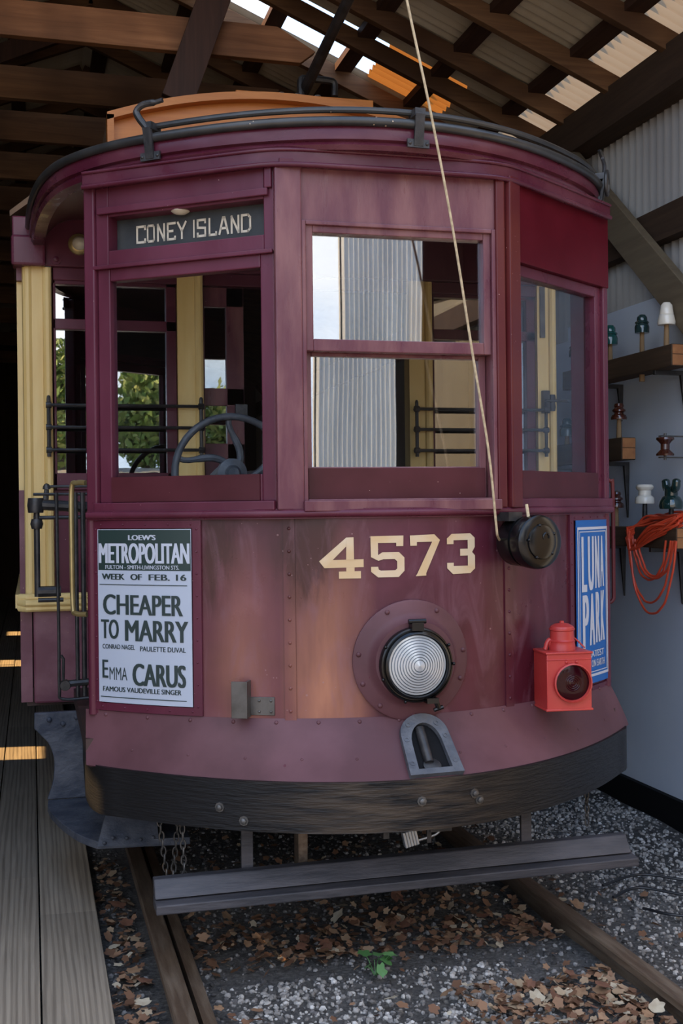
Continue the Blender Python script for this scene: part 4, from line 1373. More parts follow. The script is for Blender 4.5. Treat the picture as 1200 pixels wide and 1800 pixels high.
# --- under the bumper: pilot beam on hangers, chains, wheels
mb = MB()
PB0, PB1 = (-0.805, 3.86), (0.88, 3.90)
def pbz(x):
    return 0.0
x0, x1 = PB0[0], PB1[0]
mb.hexa([(x0, 3.835, .262), (x1, 3.855, .268), (x1, 3.915, .268), (x0, 3.895, .262), (x0, 3.875, .315), (x1, 3.895, .322), (x1, 3.935, .322), (x0, 3.915, .315)])
pbm = part('pilot_beam', mb, M['pilot'], bevel=0.004)
mb = MB().hexa([(x0, 3.80, .222), (x1 + .01, 3.82, .228), (x1 + .01, 3.92, .228), (x0, 3.90, .222), (x0, 3.80, .252), (x1 + .01, 3.82, .258), (x1 + .01, 3.92, .268), (x0, 3.90, .262)])
part('lower_plank', mb, M['pilot'], pbm, bevel=0.004)
for x in (-0.49, 0.51):
    part('beam_hanger', MB().box(x - 0.019, x + 0.019, 3.93, 3.945, 0.23, 0.60), M['pilot'])
mb = MB().box(-0.30, -0.27, 4.0, 4.05, 0.2, 0.5).box(-0.285, -0.245, 4.1, 4.14, 0.24, 0.5)
part('brake_hanger', mb, M['railsteel'])

def chain(pts_top, length, sway=0.0):
    mb = MB()
    n = int(length / 0.026)
    for k in range(n):
        c = Vector(pts_top) + Vector((sway * k / n, 0, -k * 0.026))
        ax = Vector((1, 0, 0)) if k % 2 else Vector((0, 1, 0))
        mb.tube([c + ax * 0.008 * math.cos(a) + Vector((0, 0, 0.017 * math.sin(a))) for a in lin(0, 2 * PI, 13)[:-1]], 0.0028, 6, closed=True)
    part('safety_chain', mb, M['darksteel'])
chain((-0.70, 3.98, 0.47), 0.30, 0.01)
chain((-0.765, 4.1, 0.47), 0.36, 0.04)
chain((-0.70, 4.08, 0.47), 0.32, -0.03)
chain((0.90, 4.25, 0.46), 0.22)
chain((0.85, 4.3, 0.46), 0.12)

for sx in (-0.75, 0.75):
    for y in (6.4, 8.6):
        mb = MB().lathe([(0.10, -0.06), (0.34, -0.06), (0.36, -0.04), (0.36, -0.03), (0.335, -0.02), (0.335, 0.05), (0.29, 0.06), (0.10, 0.04)], (sx, y, 0.339 - 0.0115 * sx), (1 if sx > 0 else -1, 0, 0), 36)
        part('wheel', mb, M['railsteel'])
for y in (6.4, 8.6):
    part('axle', MB().tube([(-0.75, y, 0.336), (0.75, y, 0.336)], 0.055, 12), M['railsteel'])
mb = MB().box(-0.55, 0.55, 6.2, 8.8, 0.26, 0.56).box(-0.66, -0.60, 5.9, 9.1, 0.3, 0.5).box(0.60, 0.66, 5.9, 9.1, 0.3, 0.5)
part('truck_frame', mb, M['interior'])

# ------------------------------------------------------------------ things on the streetcar
def local(at):
    """offset for a mesh drawn in car coordinates whose thing stands at 'at'"""
    return Vector(at)

# left poster
at = dashp(-0.80, 0.85, 0.006)
po = car_thing('theatre_poster', 'pale grey theatre poster with dark green top band, framed on the maroon dash', 'poster', at)
PX0, PX1, PZ0, PZ1 = -0.946, -0.654, 0.847, 1.441
pn = lambda u, v, d: dashp(PX0 + (PX1 - PX0) * u, PZ1 + (PZ0 - PZ1) * v, d)
mb = MB().grid(lambda u, v: pn(u, v, 0.010), lin(0, 1, 16), [0, 1], True, lambda u, v: pn(u, v, 0.0085))
mb.build('paper', M['poster'], po, at)
mb = MB().grid(lambda u, v: pn(u, v, 0.0106), lin(0.008, 0.995, 16), [0.004, 0.236])
mb.build('green_band', M['postergreen'], po, at)
t1 = lambda u, v: pn(u, v, 0.0115)
mb = MB()
put_text(mb, "LOEW'S", t1, .335, .63, .032, .062, 0.090)
put_text(mb, "METROPOLITAN", t1, .015, .985, .080, .196, 0.096)
put_text(mb, "FULTON - SMITH-LIVINGSTON STS.", t1, .085, .875, .206, .229, 0.064)
mb.build('white_lettering', M['posterwhite'], po, at)
mb = MB()
put_text(mb, "WEEK", t1, .045, .295, .256, .290, 0.077)
put_text(mb, "OF", t1, .355, .48, .256, .290, 0.077)
put_text(mb, "FEB. 16", t1, .55, .95, .256, .291, 0.077)
MB().grid(lambda u, v: t1(u, v), lin(.02, .955, 12), [.3165, .321]).build('rule_line', M['posterink'], po, at)
put_text(mb, "CHEAPER", t1, .055, .91, .375, .492, 0.064)
put_text(mb, "TO", t1, .03, .225, .520, .632, 0.064)
put_text(mb, "MARRY", t1, .29, .965, .520, .640, 0.064)
put_text(mb, "CONRAD NAGEL", t1, .045, .395, .663, .690, 0.038)
put_text(mb, "PAULETTE DUVAL", t1, .45, .935, .668, .696, 0.038)
put_text(mb, "E", t1, .040, .105, .755, .860, 0.064)
put_text(mb, "MMA", t1, .118, .310, .795, .868, 0.000)
put_text(mb, "CARUS", t1, .365, .935, .768, .895, 0.083)
put_text(mb, "FAMOUS VAUDEVILLE SINGER", t1, .045, .885, .908, .936, 0.058)
MB().grid(lambda u, v: t1(u, v), lin(.02, .94, 12), [.966, .971]).build('rule_line', M['posterink'], po, at)
mb.build('dark_lettering', M['posterink'], po, at)

# right poster
at = dashp(0.90, 0.83, 0.006)
po = car_thing('amusement_poster', 'blue poster with tall white lettering on the curved right end of the dash', 'poster', at)
QX0, QX1, QZ0, QZ1 = 0.768, 0.996, 0.832, 1.450
qn = lambda u, v, d: dashp(QX0 + (QX1 - QX0) * u, QZ1 + (QZ0 - QZ1) * v, d)
MB().grid(lambda u, v: qn(u, v, 0.010), lin(0, 1, 16), [0, 1], True, lambda u, v: qn(u, v, 0.0085)).build('paper', M['blue'], po, at)
q1 = lambda u, v: qn(u, v, 0.0115)
mb = MB()
def rect(u0, u1, v0, v1):
    mb.grid(lambda u, v: q1(u, v), lin(u0, u1, 8), [v0, v1])
for (a, b, wd, wh) in ((.03, .042, .028, .016), (.085, .068, .014, .006)):
    rect(a, 1 - a, b, b + wh)
    rect(a, 1 - a, 1 - b - wh, 1 - b)
    rect(a, a + wd, b, 1 - b)
    rect(1 - a - wd * 1.5, 1 - a, b, 1 - b)
put_text(mb, "L", q1, 0.140, 0.295, .10, .435, 0.100)
put_text(mb, "U", q1, 0.327, 0.509, .10, .43, 0.100)
put_text(mb, "N", q1, 0.540, 0.686, .10, .42, 0.100)
put_text(mb, "A", q1, 0.704, 0.832, .10, .415, 0.100)
put_text(mb, "P", q1, 0.158, 0.340, .455, .78, 0.100)
put_text(mb, "A", q1, 0.358, 0.522, .45, .765, 0.100)
put_text(mb, "R", q1, 0.549, 0.695, .445, .755, 0.100)
put_text(mb, "K", q1, 0.713, 0.841, .44, .75, 0.100)
put_text(mb, "GREATEST", q1, 0.140, 0.813, .80, .84, 0.064)
put_text(mb, "SHOW ON EARTH", q1, 0.122, 0.832, .858, .90, 0.064)
mb.build('white_lettering', M['posterwhite'], po, at)

# red lantern hanging on the dash
at = Vector((0.632, 3.862, 0.80))
ln = car_thing('signal_lantern', 'red tin signal lantern with dark round lens hung beside the blue poster', 'lantern', at)
fa = math.radians(-5)          # turned a little towards the left
fx, fy = Vector((math.cos(fa), math.sin(fa), 0)), Vector((-math.sin(fa), math.cos(fa), 0))
def lp(a, b, c):
    return Vector((0.617, 3.850, 0.801)) + fx * (a * .875) + fy * (b * .93) + Vector((0, 0, c * .965))
def lhex(mb, a0, a1, b0, b1, c0, c1):
    return mb.hexa([lp(a0, b0, c0), lp(a1, b0, c0), lp(a1, b1, c0), lp(a0, b1, c0), lp(a0, b0, c1), lp(a1, b0, c1), lp(a1, b1, c1), lp(a0, b1, c1)])
fdir = -fy
mb = lhex(MB(), -0.092, 0.092, -0.075, 0.075, 0.0, 0.205)
lhex(mb, -0.097, 0.097, -0.080, 0.080, -0.002, 0.006)
lhex(mb, -0.097, 0.097, -0.080, 0.080, 0.200, 0.208)
lhex(mb, -0.093, 0.093, -0.077, -0.07, 0.178, 0.183)
mb.dome(lp(-0.012, -0.075, 0.172), 0.006, 0.005, fdir, 8)
mb.dome(lp(0.03, -0.075, 0.172), 0.006, 0.005, fdir, 8)
mb.build('body', M['lantern'], ln, at, 0.003)
mb = MB().lathe([(0.048, 0.0), (0.046, 0.02), (0.044, 0.03), (0.046, 0.035), (0.042, 0.04), (0.041, 0.07), (0.045, 0.073), (0.045, 0.078)], lp(0.0, 0.0, 0.205), (0, 0, 1), 24)
mb.build('chimney', M['lantern'], ln, at)
mb = MB().lathe([(0.044, 0.076), (0.04, 0.085), (0.025, 0.094), (0.008, 0.097), (0.008, 0.103), (0.002, 0.105)], lp(0.0, 0.0, 0.205), (0, 0, 1), 24)
for k in range(8):
    a = 2 * PI * k / 8
    mb.dome(lp(0.0, 0.0, 0.292) + Vector((0.028 * math.cos(a), 0.028 * math.sin(a), 0)), 0.005, 0.004, (0, 0, 1), 6)
mb.build('chimney_cap', M['lantern'], ln, at)
MB().lathe([(0.068, 0.0), (0.068, 0.014), (0.063, 0.016), (0.060, 0.002)], lp(0.012, -0.075, 0.098), fdir, 32, cap=False).build('lens_ring', M['lantern'], ln, at)
prof = [(0.0005, 0.010)]
for k in range(8):
    r = 0.006 + k * 0.0068
    prof += [(r, 0.010 - 0.006 * (r / 0.054) ** 2), (r + 0.004, 0.0085 - 0.006 * (r / 0.054) ** 2)]
prof.append((0.061, 0.002))
MB().lathe(prof, lp(0.012, -0.075, 0.098), fdir, 32, cap=False).build('lens', M['redlens'], ln, at)
mb = MB().tube(catmull([lp(-0.07, 0.0, 0.21), lp(-0.062, 0.0, 0.235), lp(-0.05, 0.0, 0.245), lp(-0.045, 0.0, 0.215)], 4), 0.008, 8)
mb.tube(catmull([lp(0.05, 0.03, 0.255), lp(0.075, 0.02, 0.235), lp(0.095, 0.0, 0.212)], 4), 0.003, 6)
mb.build('handle', M['lantern'], ln, at)
lhex(MB(), -0.02, 0.02, 0.075, 0.10, 0.12, 0.17).build('hanger', M['black'], ln, at)

# trolley retriever with rope
RC = Vector((0.436, 3.808, 1.385))
at = RC
rt = car_thing('trolley_catcher', 'round black enamelled rope catcher drum fixed below the belt rail', 'rope catcher', at)
ra = math.radians(14)
rax = Vector((math.sin(ra), -math.cos(ra), 0.0))
mb = MB().lathe([(0.030, -0.05), (0.030, -0.012), (0.080, -0.012), (0.084, -0.005), (0.086, 0.045), (0.086, 0.06), (0.081, 0.06), (0.081, 0.075), (0.090, 0.078), (0.092, 0.112), (0.089, 0.124), (0.080, 0.131), (0.058, 0.133), (0.056, 0.139), (0.045, 0.143), (0.02, 0.145)], RC, rax, 40)
mb.build('drum', M['gloss'], rt, at)
side = Vector((math.cos(ra), math.sin(ra), 0))
mb = MB()
for k in range(5):
    a = 0.5 + k * 1.256
    mb.dome(RC + rax * 0.137 + side * (0.056 * math.cos(a)) + Vector((0, 0, 0.056 * math.sin(a))), 0.006, 0.006, rax, 8)
mb.tube([RC + rax * 0.145 + side * (0.01 + 0.012 * math.cos(a)) + Vector((0, 0, 0.018 + 0.012 * math.sin(a))) for a in lin(-0.5, 3.8, 10)], 0.0035, 6)
mb.build('face_screws', M['gloss'], rt, at)
mb = MB().tube([RC + rax * 0.08 + side * (0.083 * math.cos(a)) + Vector((0, 0, 0.083 * math.sin(a))) for a in lin(PI * 0.62, PI * 1.1, 12)], 0.006, 8)
lhex2 = [RC + rax * a + side * b + Vector((0, 0, c)) for c in (0.07, 0.100) for (a, b) in ((0.055, -0.075), (0.055, -0.02), (-0.02, -0.02), (-0.02, -0.075))]
mb.hexa(lhex2)
mb.build('rope_guide', M['black'], rt, at)

at = Vector((0.32, 3.70, 1.40))
rp = car_thing('trolley_rope', 'thin tan rope stretched from the black catcher drum up past the roof to the pole', 'rope', at)
pts = catmull([(0.372, 3.80, 1.385), (0.335, 3.735, 1.405), (0.318, 3.705, 1.44), (0.287, 3.69, 1.693), (0.227, 3.67, 2.008), (0.156, 3.65, 2.408), (0.076, 3.62, 2.761), (-0.007, 3.60, 3.107), (-0.10, 3.57, 3.5), (-0.19, 3.54, 3.9)], 5)
mb = MB().tube(pts, 0.0042, 8)
mb.tube(catmull([RC + rax * 0.075 + side * -0.025 + Vector((0, 0, 0.03)), RC + rax * 0.105 + side * -0.032 + Vector((0, 0, 0.07)), RC + rax * 0.09 + side * -0.028 + Vector((0, 0, 0.125))], 5), 0.0055, 8)
mb.build('rope', M['rope'], rp, at)

# padlock under the bumper
at = Vector((0.035, 3.74, 0.44))
pk = car_thing('padlock', 'silver padlock hanging open sideways below the middle of the bumper', 'padlock', at)
pa = math.radians(13)
ux, uz = Vector((math.cos(pa), 0, math.sin(pa))), Vector((-math.sin(pa), 0, math.cos(pa)))
pp = lambda a, b, c: Vector((0.02, 3.74, 0.420)) + ux * a + Vector((0, b, 0)) + uz * c
mb = MB()
for k in range(5):
    a0 = -0.026 + k * 0.0098
    mb.hexa([pp(a0, -0.012, -0.026), pp(a0 + 0.009, -0.012, -0.026), pp(a0 + 0.009, 0.012, -0.026), pp(a0, 0.012, -0.026),
             pp(a0, -0.012, 0.026), pp(a0 + 0.009, -0.012, 0.026), pp(a0 + 0.009, 0.012, 0.026), pp(a0, 0.012, 0.026)])
mb.build('body', M['padlock'], pk, at, 0.002)
mb = MB().tube(catmull([pp(0.02, 0, 0.018), pp(0.055, 0, 0.018), pp(0.062, 0, 0.018)], 3), 0.0045, 8)
mb.tube(catmull([pp(0.02, 0, -0.016), pp(0.08, 0, -0.016), pp(0.103, 0, -0.006), pp(0.108, 0, 0.010), pp(0.098, 0, 0.024), pp(0.085, 0, 0.026)], 5), 0.0045, 8)
mb.build('shackle', M['steel'], pk, at)
mb = MB().box(0.085, 0.16, 3.73, 3.80, 0.435, 0.472).box(0.075, 0.09, 3.735, 3.745, 0.40, 0.475).box(-0.07, -0.05, 3.75, 3.79, 0.42, 0.472)
part('lock_hasp', mb, M['black'])

# ------------------------------------------------------------------ rails
def rail(x, label):
    mb = MB()
    prof = [(-0.033, -0.004), (-0.028, 0.0), (0.028, 0.0), (0.033, -0.004), (0.033, -0.026), (0.010, -0.038), (0.010, -0.10), (-0.010, -0.10), (-0.010, -0.038), (-0.033, -0.026)]
    mb.prism([(px, 0, pz) for px, pz in prof], (0, 20.5, 0))
    o = mb.build('rail', M['railsteel'])
    o.location = (x, 1.2, 0)
    return tag(o, label, 'rail')
rail(0.440, 'rusty steel rail beside the plank walkway')
rail(1.940, 'rusty steel rail on the gravel side near the pale wall board')
mb = MB().box(-0.02, 0.02, 0, 8, -0.11, -0.03)
o = mb.build('guard_rail_bar', M['railsteel'])
o.location = (0.515, 2.0, 0)
tag(o, 'low rusty guard bar along the inner side of the left rail', 'rail')

# ------------------------------------------------------------------ crossarm shelves and the insulators on them
def shelf(label, x0, x1, y0, y1, z0, z1, brackets, end=True, leg=0.20):
    t = thing('crossarm_shelf', label, 'shelf', ((x0 + x1) / 2, (y0 + y1) / 2, z0))
    o = (0.5 * (x0 + x1), 0.5 * (y0 + y1), z0)
    MB().box(x0, x1, y0, y1, z0, z1).build('timber', M['crossarm'], t, o, 0.004)
    if end:
        mb = MB().box(x0 + 0.004, x1 - 0.004, y0 - 0.003, y0, z0 + 0.004, z0 + (z1 - z0) * 0.52).box(x0 + 0.004, x1 - 0.004, y0 - 0.003, y0, z0 + (z1 - z0) * 0.55, z1 - 0.004)
        mb.build('end_cap', M['cutend'], t, o)
    for y in brackets:
        mb = MB()
        w = WALL_X - 0.047
        mb.hexa([(w - 0.008, y - 0.004, z0 - leg), (w, y - 0.004, z0 - leg), (w, y + 0.004, z0 - leg), (w - 0.008, y + 0.004, z0 - leg),
                 (w - 0.03, y - 0.012, z0 - 0.02), (w, y - 0.012, z0 - 0.02), (w, y + 0.012, z0 - 0.02), (w - 0.03, y + 0.012, z0 - 0.02)])
        mb.box(x0 + 0.01, w, y - 0.012, y + 0.012, z0 - 0.022, z0)
        mb.build('bracket', M['black'], t, o, 0.002)
    return t
S1Z, S2Z, S3Z = 2.29, 1.875, 1.415
shelf('longest dark timber shelf with orange cut end, topmost on the pale wall board', 2.94, 3.04, 5.095, 6.30, S1Z - 0.105, S1Z, (5.28, 5.93))
shelf('middle dark timber shelf, the one ending beside the streetcar window', 2.94, 3.02, 5.59, 6.70, S2Z - 0.115, S2Z, (5.86, 6.5), leg=0.30)
shelf('lowest black-shadowed timber shelf, carrying the orange cord', 2.93, 3.03, 5.035, 6.20, S3Z - 0.10, S3Z, (5.30, 5.90), leg=0.28)

PROF = {
    'bell': [(0.012, 0), (0.042, 0), (0.044, 0.012), (0.038, 0.04), (0.037, 0.046), (0.034, 0.05), (0.034, 0.056), (0.028, 0.095), (0.018, 0.108), (0.004, 0.112)],
    'dome': [(0.012, 0), (0.036, 0), (0.037, 0.03), (0.033, 0.042), (0.030, 0.046), (0.036, 0.05), (0.034, 0.056), (0.026, 0.062), (0.025, 0.08), (0.016, 0.092), (0.004, 0.095)],
    'triple': [(0.012, 0), (0.040, 0), (0.042, 0.010), (0.036, 0.024), (0.026, 0.03), (0.024, 0.036), (0.035, 0.044), (0.034, 0.052), (0.024, 0.06), (0.022, 0.064), (0.026, 0.072), (0.022, 0.084), (0.006, 0.09)],
    'knob': [(0.012, 0), (0.047, 0), (0.049, 0.006), (0.047, 0.030), (0.042, 0.036), (0.032, 0.042), (0.032, 0.066), (0.042, 0.074), (0.045, 0.084), (0.038, 0.096), (0.014, 0.098), (0.012, 0.088)],
    'jug': [(0.02, 0), (0.054, 0), (0.058, 0.012), (0.056, 0.034), (0.044, 0.056), (0.032, 0.064), (0.032, 0.092), (0.036, 0.098), (0.01, 0.100)],
}
def insulator(label, kind, material, x, y, zs, zi, pin=None, below=0.0, scale=1.0):
    """zs: shelf top, zi: underside of the insulator"""
    t = thing('insulator', label, 'insulator', (x, y, zs), group='insulators on the wall shelves')
    h = zi - zs
    body = MB().lathe([(r * scale, z * scale) for r, z in PROF[kind]], (0, 0, h), (0, 0, 1), 24)
    if kind == 'jug':
        for s in (-1, 1):
            body.tube(catmull([(0, s * 0.02, h + 0.09), (0, s * 0.042, h + 0.105), (0, s * 0.05, h + 0.135)], 4), [0.018, 0.02, 0.021, 0.022, 0.022, 0.022, 0.021, 0.02, 0.019], 12)
            body.dome((0, s * 0.05, h + 0.132), 0.021, 0.014, (0, 0.2 * s, 1), 12)
    body.build('cap', material, t)
    MB().tube([(0, 0, -below), (0, 0, h + 0.02)], [0.014, 0.011], 12).build('pin', pin or M['pin'], t)
    return t
X = 2.99
insulator('white porcelain bell insulator near the orange end of the top shelf', 'bell', M['ins_white'], X, 5.229, S1Z, 2.40)
insulator('dark teal glass insulator beside the white bell insulator on the top shelf', 'dome', M['ins_dark'], X, 5.47, S1Z, 2.395, below=0.14)
insulator('bright teal glass insulator on the top shelf just right of the streetcar corner', 'dome', M['ins_teal'], X, 5.814, S1Z, 2.382, scale=1.12)
insulator('small dark insulator on the top shelf, half hidden behind the streetcar post', 'dome', M['ins_dark'], X, 6.235, S1Z, 2.37)
insulator('brown glazed stepped insulator at the cut end of the middle shelf', 'triple', M['ins_brown'], X, 5.715, S2Z, 1.975)
insulator('blue-green glass insulator on the middle shelf, seen through the streetcar window', 'dome', M['ins_blue'], X, 6.345, S2Z, 1.925, scale=1.12)
insulator('white porcelain knob insulator on the lowest shelf left of the orange cord', 'knob', M['ins_white'], X, 5.441, S3Z, 1.532, pin=M['black'])
insulator('large bottle-green eared insulator above the orange cord on the lowest shelf', 'jug', M['ins_bottle'], X, 5.185, S3Z, 1.505, pin=M['black'])
insulator('brown glazed insulator on the lowest shelf close behind the streetcar corner', 'triple', M['ins_brown'], X, 5.745, S3Z, 1.512)
# spool insulator in its clevis on the wall
t = thing('spool_insulator', 'dark brown spool insulator held in an iron clevis on the pale wall board', 'insulator', (3.0, 5.26, 1.81))
MB().lathe([(0.012, -0.045), (0.042, -0.045), (0.044, -0.036), (0.036, -0.028), (0.022, -0.014), (0.022, 0.012), (0.034, 0.026), (0.044, 0.034), (0.042, 0.044), (0.012, 0.045)], (0, 0, 0), (0, 0, 1), 24).build('spool', M['ins_brown'], t)
mb = MB().box(-0.03, WALL_X - 0.047 - 3.0, -0.012, 0.012, 0.048, 0.054).box(-0.03, WALL_X - 0.047 - 3.0, -0.012, 0.012, -0.056, -0.05).box(0.113, 0.123, -0.02, 0.02, -0.056, 0.054)
mb.tube([(0, 0, -0.065), (0, 0, 0.065)], 0.007, 8)
mb.build('clevis', M['darksteel'], t)

# orange extension cord: bundle over the shelf, loops hanging
t = thing('extension_cord', 'bundle of bright orange extension cord draped over the lowest shelf with hanging loops', 'cord', (2.95, 5.25, S3Z))
rnd = random.Random(5)
mb = MB()
off = Vector((2.95, 5.25, S3Z))
for k in range(13):
    j = lambda s: (rnd.random() - 0.5) * s
    a = Vector((2.92 + j(.03), 5.46 + j(.05), S3Z - 0.03 + j(.06)))
    b = Vector((2.905 + j(.02), 5.40 + j(.05), S3Z - 0.10 + j(.03)))
    c = Vector((2.91 + j(.03), 5.22 + j(.06), S3Z - 0.02 + j(.06)))
    d = Vector((2.96 + j(.05), 5.05 + j(.04), S3Z + 0.04 + j(.07)))
    e = Vector((2.99 + j(.04), 5.18 + j(.06), S3Z + 0.05 + j(.05)))
    f = Vector((2.97 + j(.04), 5.36 + j(.05), S3Z + 0.035 + j(.05)))
    mb.tube([p - off for p in catmull([a, b, c, d, e, f, a], 8)][:-1], 0.0055, 8, closed=True)
for (y0, y1, zb, x) in ((5.45, 5.02, 1.05, 2.90), (5.43, 4.98, 1.00, 2.895), (5.41, 5.08, 1.16, 2.905), (5.38, 5.0, 1.17, 2.90), (5.36, 5.05, 1.18, 2.91)):
    pts = []
    for s in lin(0, 1, 15):
        y = y0 + (y1 - y0) * (s - 0.10 * math.sin(2 * PI * s) * 0.5)
        z = (S3Z - 0.06) - (S3Z - 0.06 - zb) * math.sin(PI * s) ** 0.75
        pts.append(Vector((x + j(.006), y + j(.008), z)) - off)
    mb.tube(catmull(pts, 3), 0.0055, 8)
mb.build('cord', M['cord'], t)

# black power cord on the gravel with its joined plug
t = thing('power_cord', 'black power cord lying on the gravel past the right end of the pilot beam', 'cord', (2.65, 4.45, -0.06))
mb = MB()
for pts in ([(2.25, 4.35, -.05), (2.4, 4.42, -.045), (2.55, 4.30, -.05), (2.75, 4.18, -.045), (3.05, 4.25, -.05), (3.1, 4.7, -.05)],
            [(2.3, 4.2, -.05), (2.38, 4.08, -.045), (2.6, 4.0, -.05), (2.85, 4.02, -.045), (3.08, 4.1, -.05)],
            [(2.28, 4.5, -.05), (2.5, 4.58, -.045), (2.7, 4.46, -.05), (3.0, 4.6, -.045), (3.1, 4.9, -.05)]):
    mb.tube([p - Vector((2.65, 4.45, -0.06)) for p in catmull(pts, 6)], 0.006, 8)
mb.build('cable', M['blackcord'], t)
mb = MB().box(0.05, 0.12, -0.40, -0.37, 0.0, 0.03).box(0.125, 0.19, -0.395, -0.37, 0.0, 0.028)
mb.build('plug', M['blackcord'], t, None, 0.003)

# ------------------------------------------------------------------ gravel, leaves, weeds
def ground_z(x, y):
    return -0.085 + 0.018 * mnoise.noise(Vector((x * 2.2, y * 2.2, 0)))

ICO_V = []
ph = (1 + 5 ** 0.5) / 2
for a in (-1, 1):
    for b in (-ph, ph):
        ICO_V += [Vector((0, a, b)), Vector((a, b, 0)), Vector((b, 0, a))]
ICO_V = [v.normalized() for v in ICO_V]
def hull_faces():
    import itertools
    fs = []
    for i, j, k in itertools.combinations(range(12), 3):
        n = (ICO_V[j] - ICO_V[i]).cross(ICO_V[k] - ICO_V[i])
        s = [n.dot(v - ICO_V[i]) for v in ICO_V]
        if max(s) < 1e-6:
            fs.append((i, j, k))
        elif min(s) > -1e-6:
            fs.append((i, k, j))
    return fs
ICO_F = hull_faces()
def stones(n, place, smin, smax, seed):
    rnd = random.Random(seed)
    mb = MB()
    c = 0
    while c < n:
        x, y = place(rnd)
        if x is None:
            continue
        s = smin + (smax - smin) * rnd.random() ** 2
        rot = Matrix.Rotation(rnd.random() * 6.28, 3, 'Z') @ Matrix.Rotation(rnd.random() * 6.28, 3, 'X')
        sc = Vector((1, 0.6 + 0.5 * rnd.random(), 0.45 + 0.4 * rnd.random()))
        z = ground_z(x, y) + s * 0.22
        mb.add([rot @ Vector((v.x * sc.x * s * (0.8 + 0.4 * rnd.random()), v.y * sc.y * s, v.z * sc.z * s)) + Vector((x, y, z)) for v in ICO_V], ICO_F)
        c += 1
    return mb
def clear_of_rails(x):
    return abs(x - 0.44) > 0.055 and abs(x - 1.94) > 0.055 and abs(x - 0.515) > 0.035
def place_light(r):
    if r.random() < 0.72:
        x, y = 2.1 + r.random() * 0.98, 3.3 + r.random() * 4.2
        if x < 2.3 and r.random() < 0.5:
            return None, None
    else:
        x, y = 0.6 + r.random() * 1.0, 2.9 + r.random() * 1.0
        if mnoise.noise(Vector((x * 1.7, y * 1.7, 4))) + 0.5 * (r.random() - 0.5) < -0.02:
            return None, None
    return (x, y) if clear_of_rails(x) else (None, None)
def place_dark(r):
    x, y = 0.26 + r.random() * 2.5, 2.9 + r.random() * 3.2
    return (x, y) if clear_of_rails(x) else (None, None)
o = stones(9500, place_light, 0.005, 0.014, 1).build('gravel', M['gravel'])
tag(o, 'pale grey crushed stone along the wall and between the rails', 'gravel', kind='stuff')
o = stones(8000, place_dark, 0.004, 0.013, 2).build('dark_gravel', M['darkgravel'])
tag(o, 'dark damp stone bed of the track', 'gravel', kind='stuff')

def leaf_shape(rnd, s):
    """a curled lobed leaf around the origin"""
    pts = []
    lob = 5
    n = 14
    curl = (rnd.random() - 0.3) * 9
    for k in range(n):
        a = 2 * PI * k / n
        r = s * (0.62 + 0.38 * abs(math.cos(a * lob / 2))) * (0.85 + 0.3 * rnd.random())
        x, y = r * math.cos(a), r * math.sin(a) * 0.78
        pts.append(Vector((x, y, curl * y * y * 0.9 + 0.25 * x * (rnd.random() - 0.5))))
    return [Vector((0, 0, 0))] + pts, [(0, k + 1, (k + 1) % n + 1) for k in range(n)]
def leaf_place(r):
    k = r.random()
    if k < 0.36:
        x, y = 1.95 - abs(r.gauss(0, 0.42)), 2.95 + r.random() * 0.75
        if x < 1.2 + (y - 3.2) * 0.3:
            x += 0.4
    elif k < 0.66:
        x, y = 0.55 + r.random() * 1.5, 4.0 + abs(r.gauss(0, 0.35))
    elif k < 0.80:
        x, y = 0.26 + r.random() * 0.16, 3.0 + r.random() * 2.4
    elif k < 0.92:
        x, y = 0.55 + r.random() * 1.6, 4.2 + r.random() * 1.8
    else:
        x, y = 0.5 + r.random() * 2.2, 2.9 + r.random() * 1.6
    return x, y
def leaf_matrix(r, x, y):
    z = ground_z(x, y) + 0.014 + 0.022 * r.random()
    if not clear_of_rails(x):
        z = max(z, 0.004)
    return Matrix.Translation((x, y, z)) @ Matrix.Rotation(r.random() * 6.28, 4, 'Z') @ Matrix.Rotation(r.gauss(0, 0.35), 4, 'X') @ Matrix.Rotation(r.gauss(0, 0.35), 4, 'Y')
rnd = random.Random(11)
mb = MB()
for i in range(2300):
    vs, fs = leaf_shape(rnd, 0.009 + 0.017 * rnd.random())
    x, y = leaf_place(rnd)
    if not clear_of_rails(x) or x < 0.26:
        continue
    m = leaf_matrix(rnd, x, y)
    mb.add([m @ v for v in vs], fs, True)
o = mb.build('leaf_litter', M['leaf'], angle=180)
tag(o, 'dry brown leaf litter scattered between and beside the rails', 'leaf litter', kind='stuff')
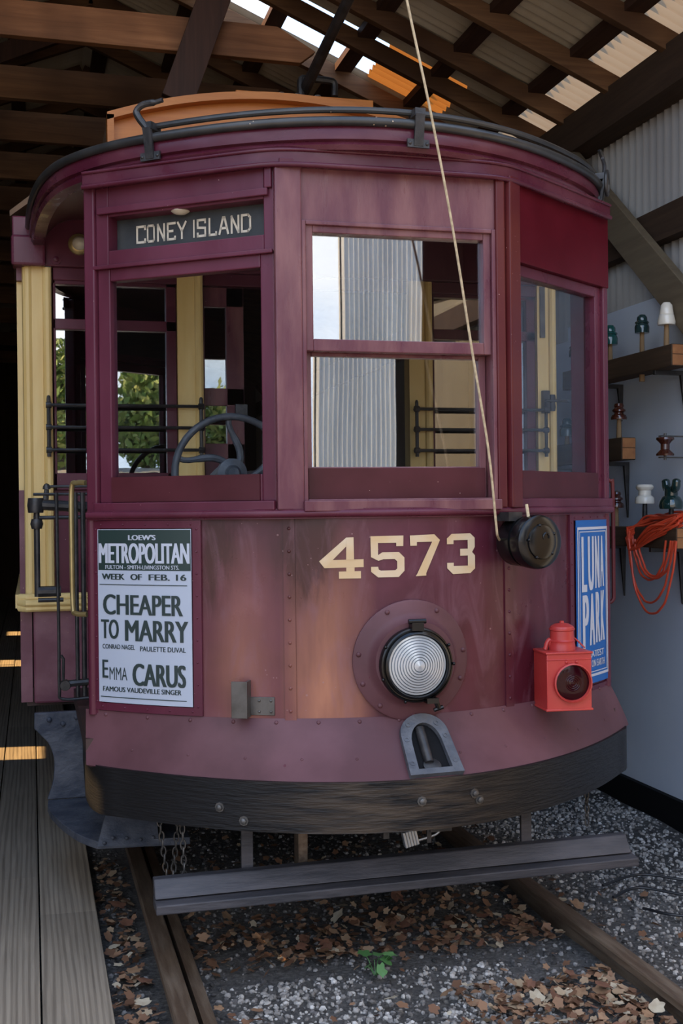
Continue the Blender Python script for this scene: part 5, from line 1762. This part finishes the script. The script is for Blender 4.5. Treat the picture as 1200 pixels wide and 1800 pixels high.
# the larger leaves one by one
pale = mat('pale_dry_leaf', (0.46, 0.39, 0.28), (0.36, 0.29, 0.20), 20, rough=0.7)
tan = mat('tan_dry_leaf', (0.28, 0.165, 0.09), (0.21, 0.115, 0.06), 20, rough=0.7)
russet = mat('russet_dry_leaf', (0.17, 0.075, 0.042), (0.12, 0.05, 0.028), 20, rough=0.7)
protos = []
for mk, nm in ((pale, 'pale'), (tan, 'tan'), (russet, 'russet')):
    for k in range(4):
        vs, fs = leaf_shape(rnd, 0.045)
        b = MB().add(vs, fs, True)
        me_o = b.build('fallen_leaf', mk, angle=180)
        protos.append((me_o, nm))
used = set()
for i in range(150):
    pi = rnd.randrange(len(protos))
    src, nm = protos[pi]
    if nm == 'pale' and rnd.random() < 0.4:
        pi = 4 + rnd.randrange(8)
        src, nm = protos[pi]
    x, y = leaf_place(rnd)
    while x < 0.28 or not clear_of_rails(x) or y > 4.9:
        x, y = leaf_place(rnd)
    if pi in used:
        o = src.copy()
        COL.objects.link(o)
    else:
        o = src
        used.add(pi)
    sc = 0.35 + 0.45 * rnd.random()
    m = leaf_matrix(rnd, x, y)
    o.matrix_world = Matrix.Translation((0, 0, 0.012)) @ m @ Matrix.Scale(sc, 4)
    tag(o, {'pale': 'pale bleached fallen leaf lying on the track bed', 'tan': 'tan dry fallen leaf lying on the track bed', 'russet': 'russet brown fallen leaf lying on the track bed'}[nm],
        'leaf', {'pale': 'pale fallen leaves', 'tan': 'tan fallen leaves', 'russet': 'russet fallen leaves'}[nm])
for k, (src, nm) in enumerate(protos):
    if k not in used:
        bpy.data.objects.remove(src)

def weed(label, x, y, n, s, seed, cat='plant'):
    r = random.Random(seed)
    t = thing('weed', label, cat, (x, y, ground_z(x, y)))
    mb, st = MB(), MB()
    for k in range(n):
        a = r.random() * 6.28
        d = s * (0.3 + 0.9 * r.random())
        c = Vector((d * math.cos(a), d * math.sin(a), 0.03 + 0.05 * r.random()))
        vs, fs = leaf_shape(r, s * (0.35 + 0.25 * r.random()))
        m = Matrix.Translation(c) @ Matrix.Rotation(a, 4, 'Z') @ Matrix.Rotation(r.gauss(0.2, 0.3), 4, 'Y')
        mb.add([m @ v for v in vs], fs, True)
        st.tube([(0, 0, 0), c * 0.6 + Vector((0, 0, 0.008)), c], 0.0015, 5)
    mb.build('leaves', M['green'], t, angle=180)
    st.build('stems', M['green'], t)
weed('small green weed growing beside the left rail at the bottom of the photo', 0.375, 3.42, 12, 0.045, 3)
weed('green clover-like sprout in front of the pilot beam', 1.12, 4.28 - 0.42, 9, 0.06, 4)
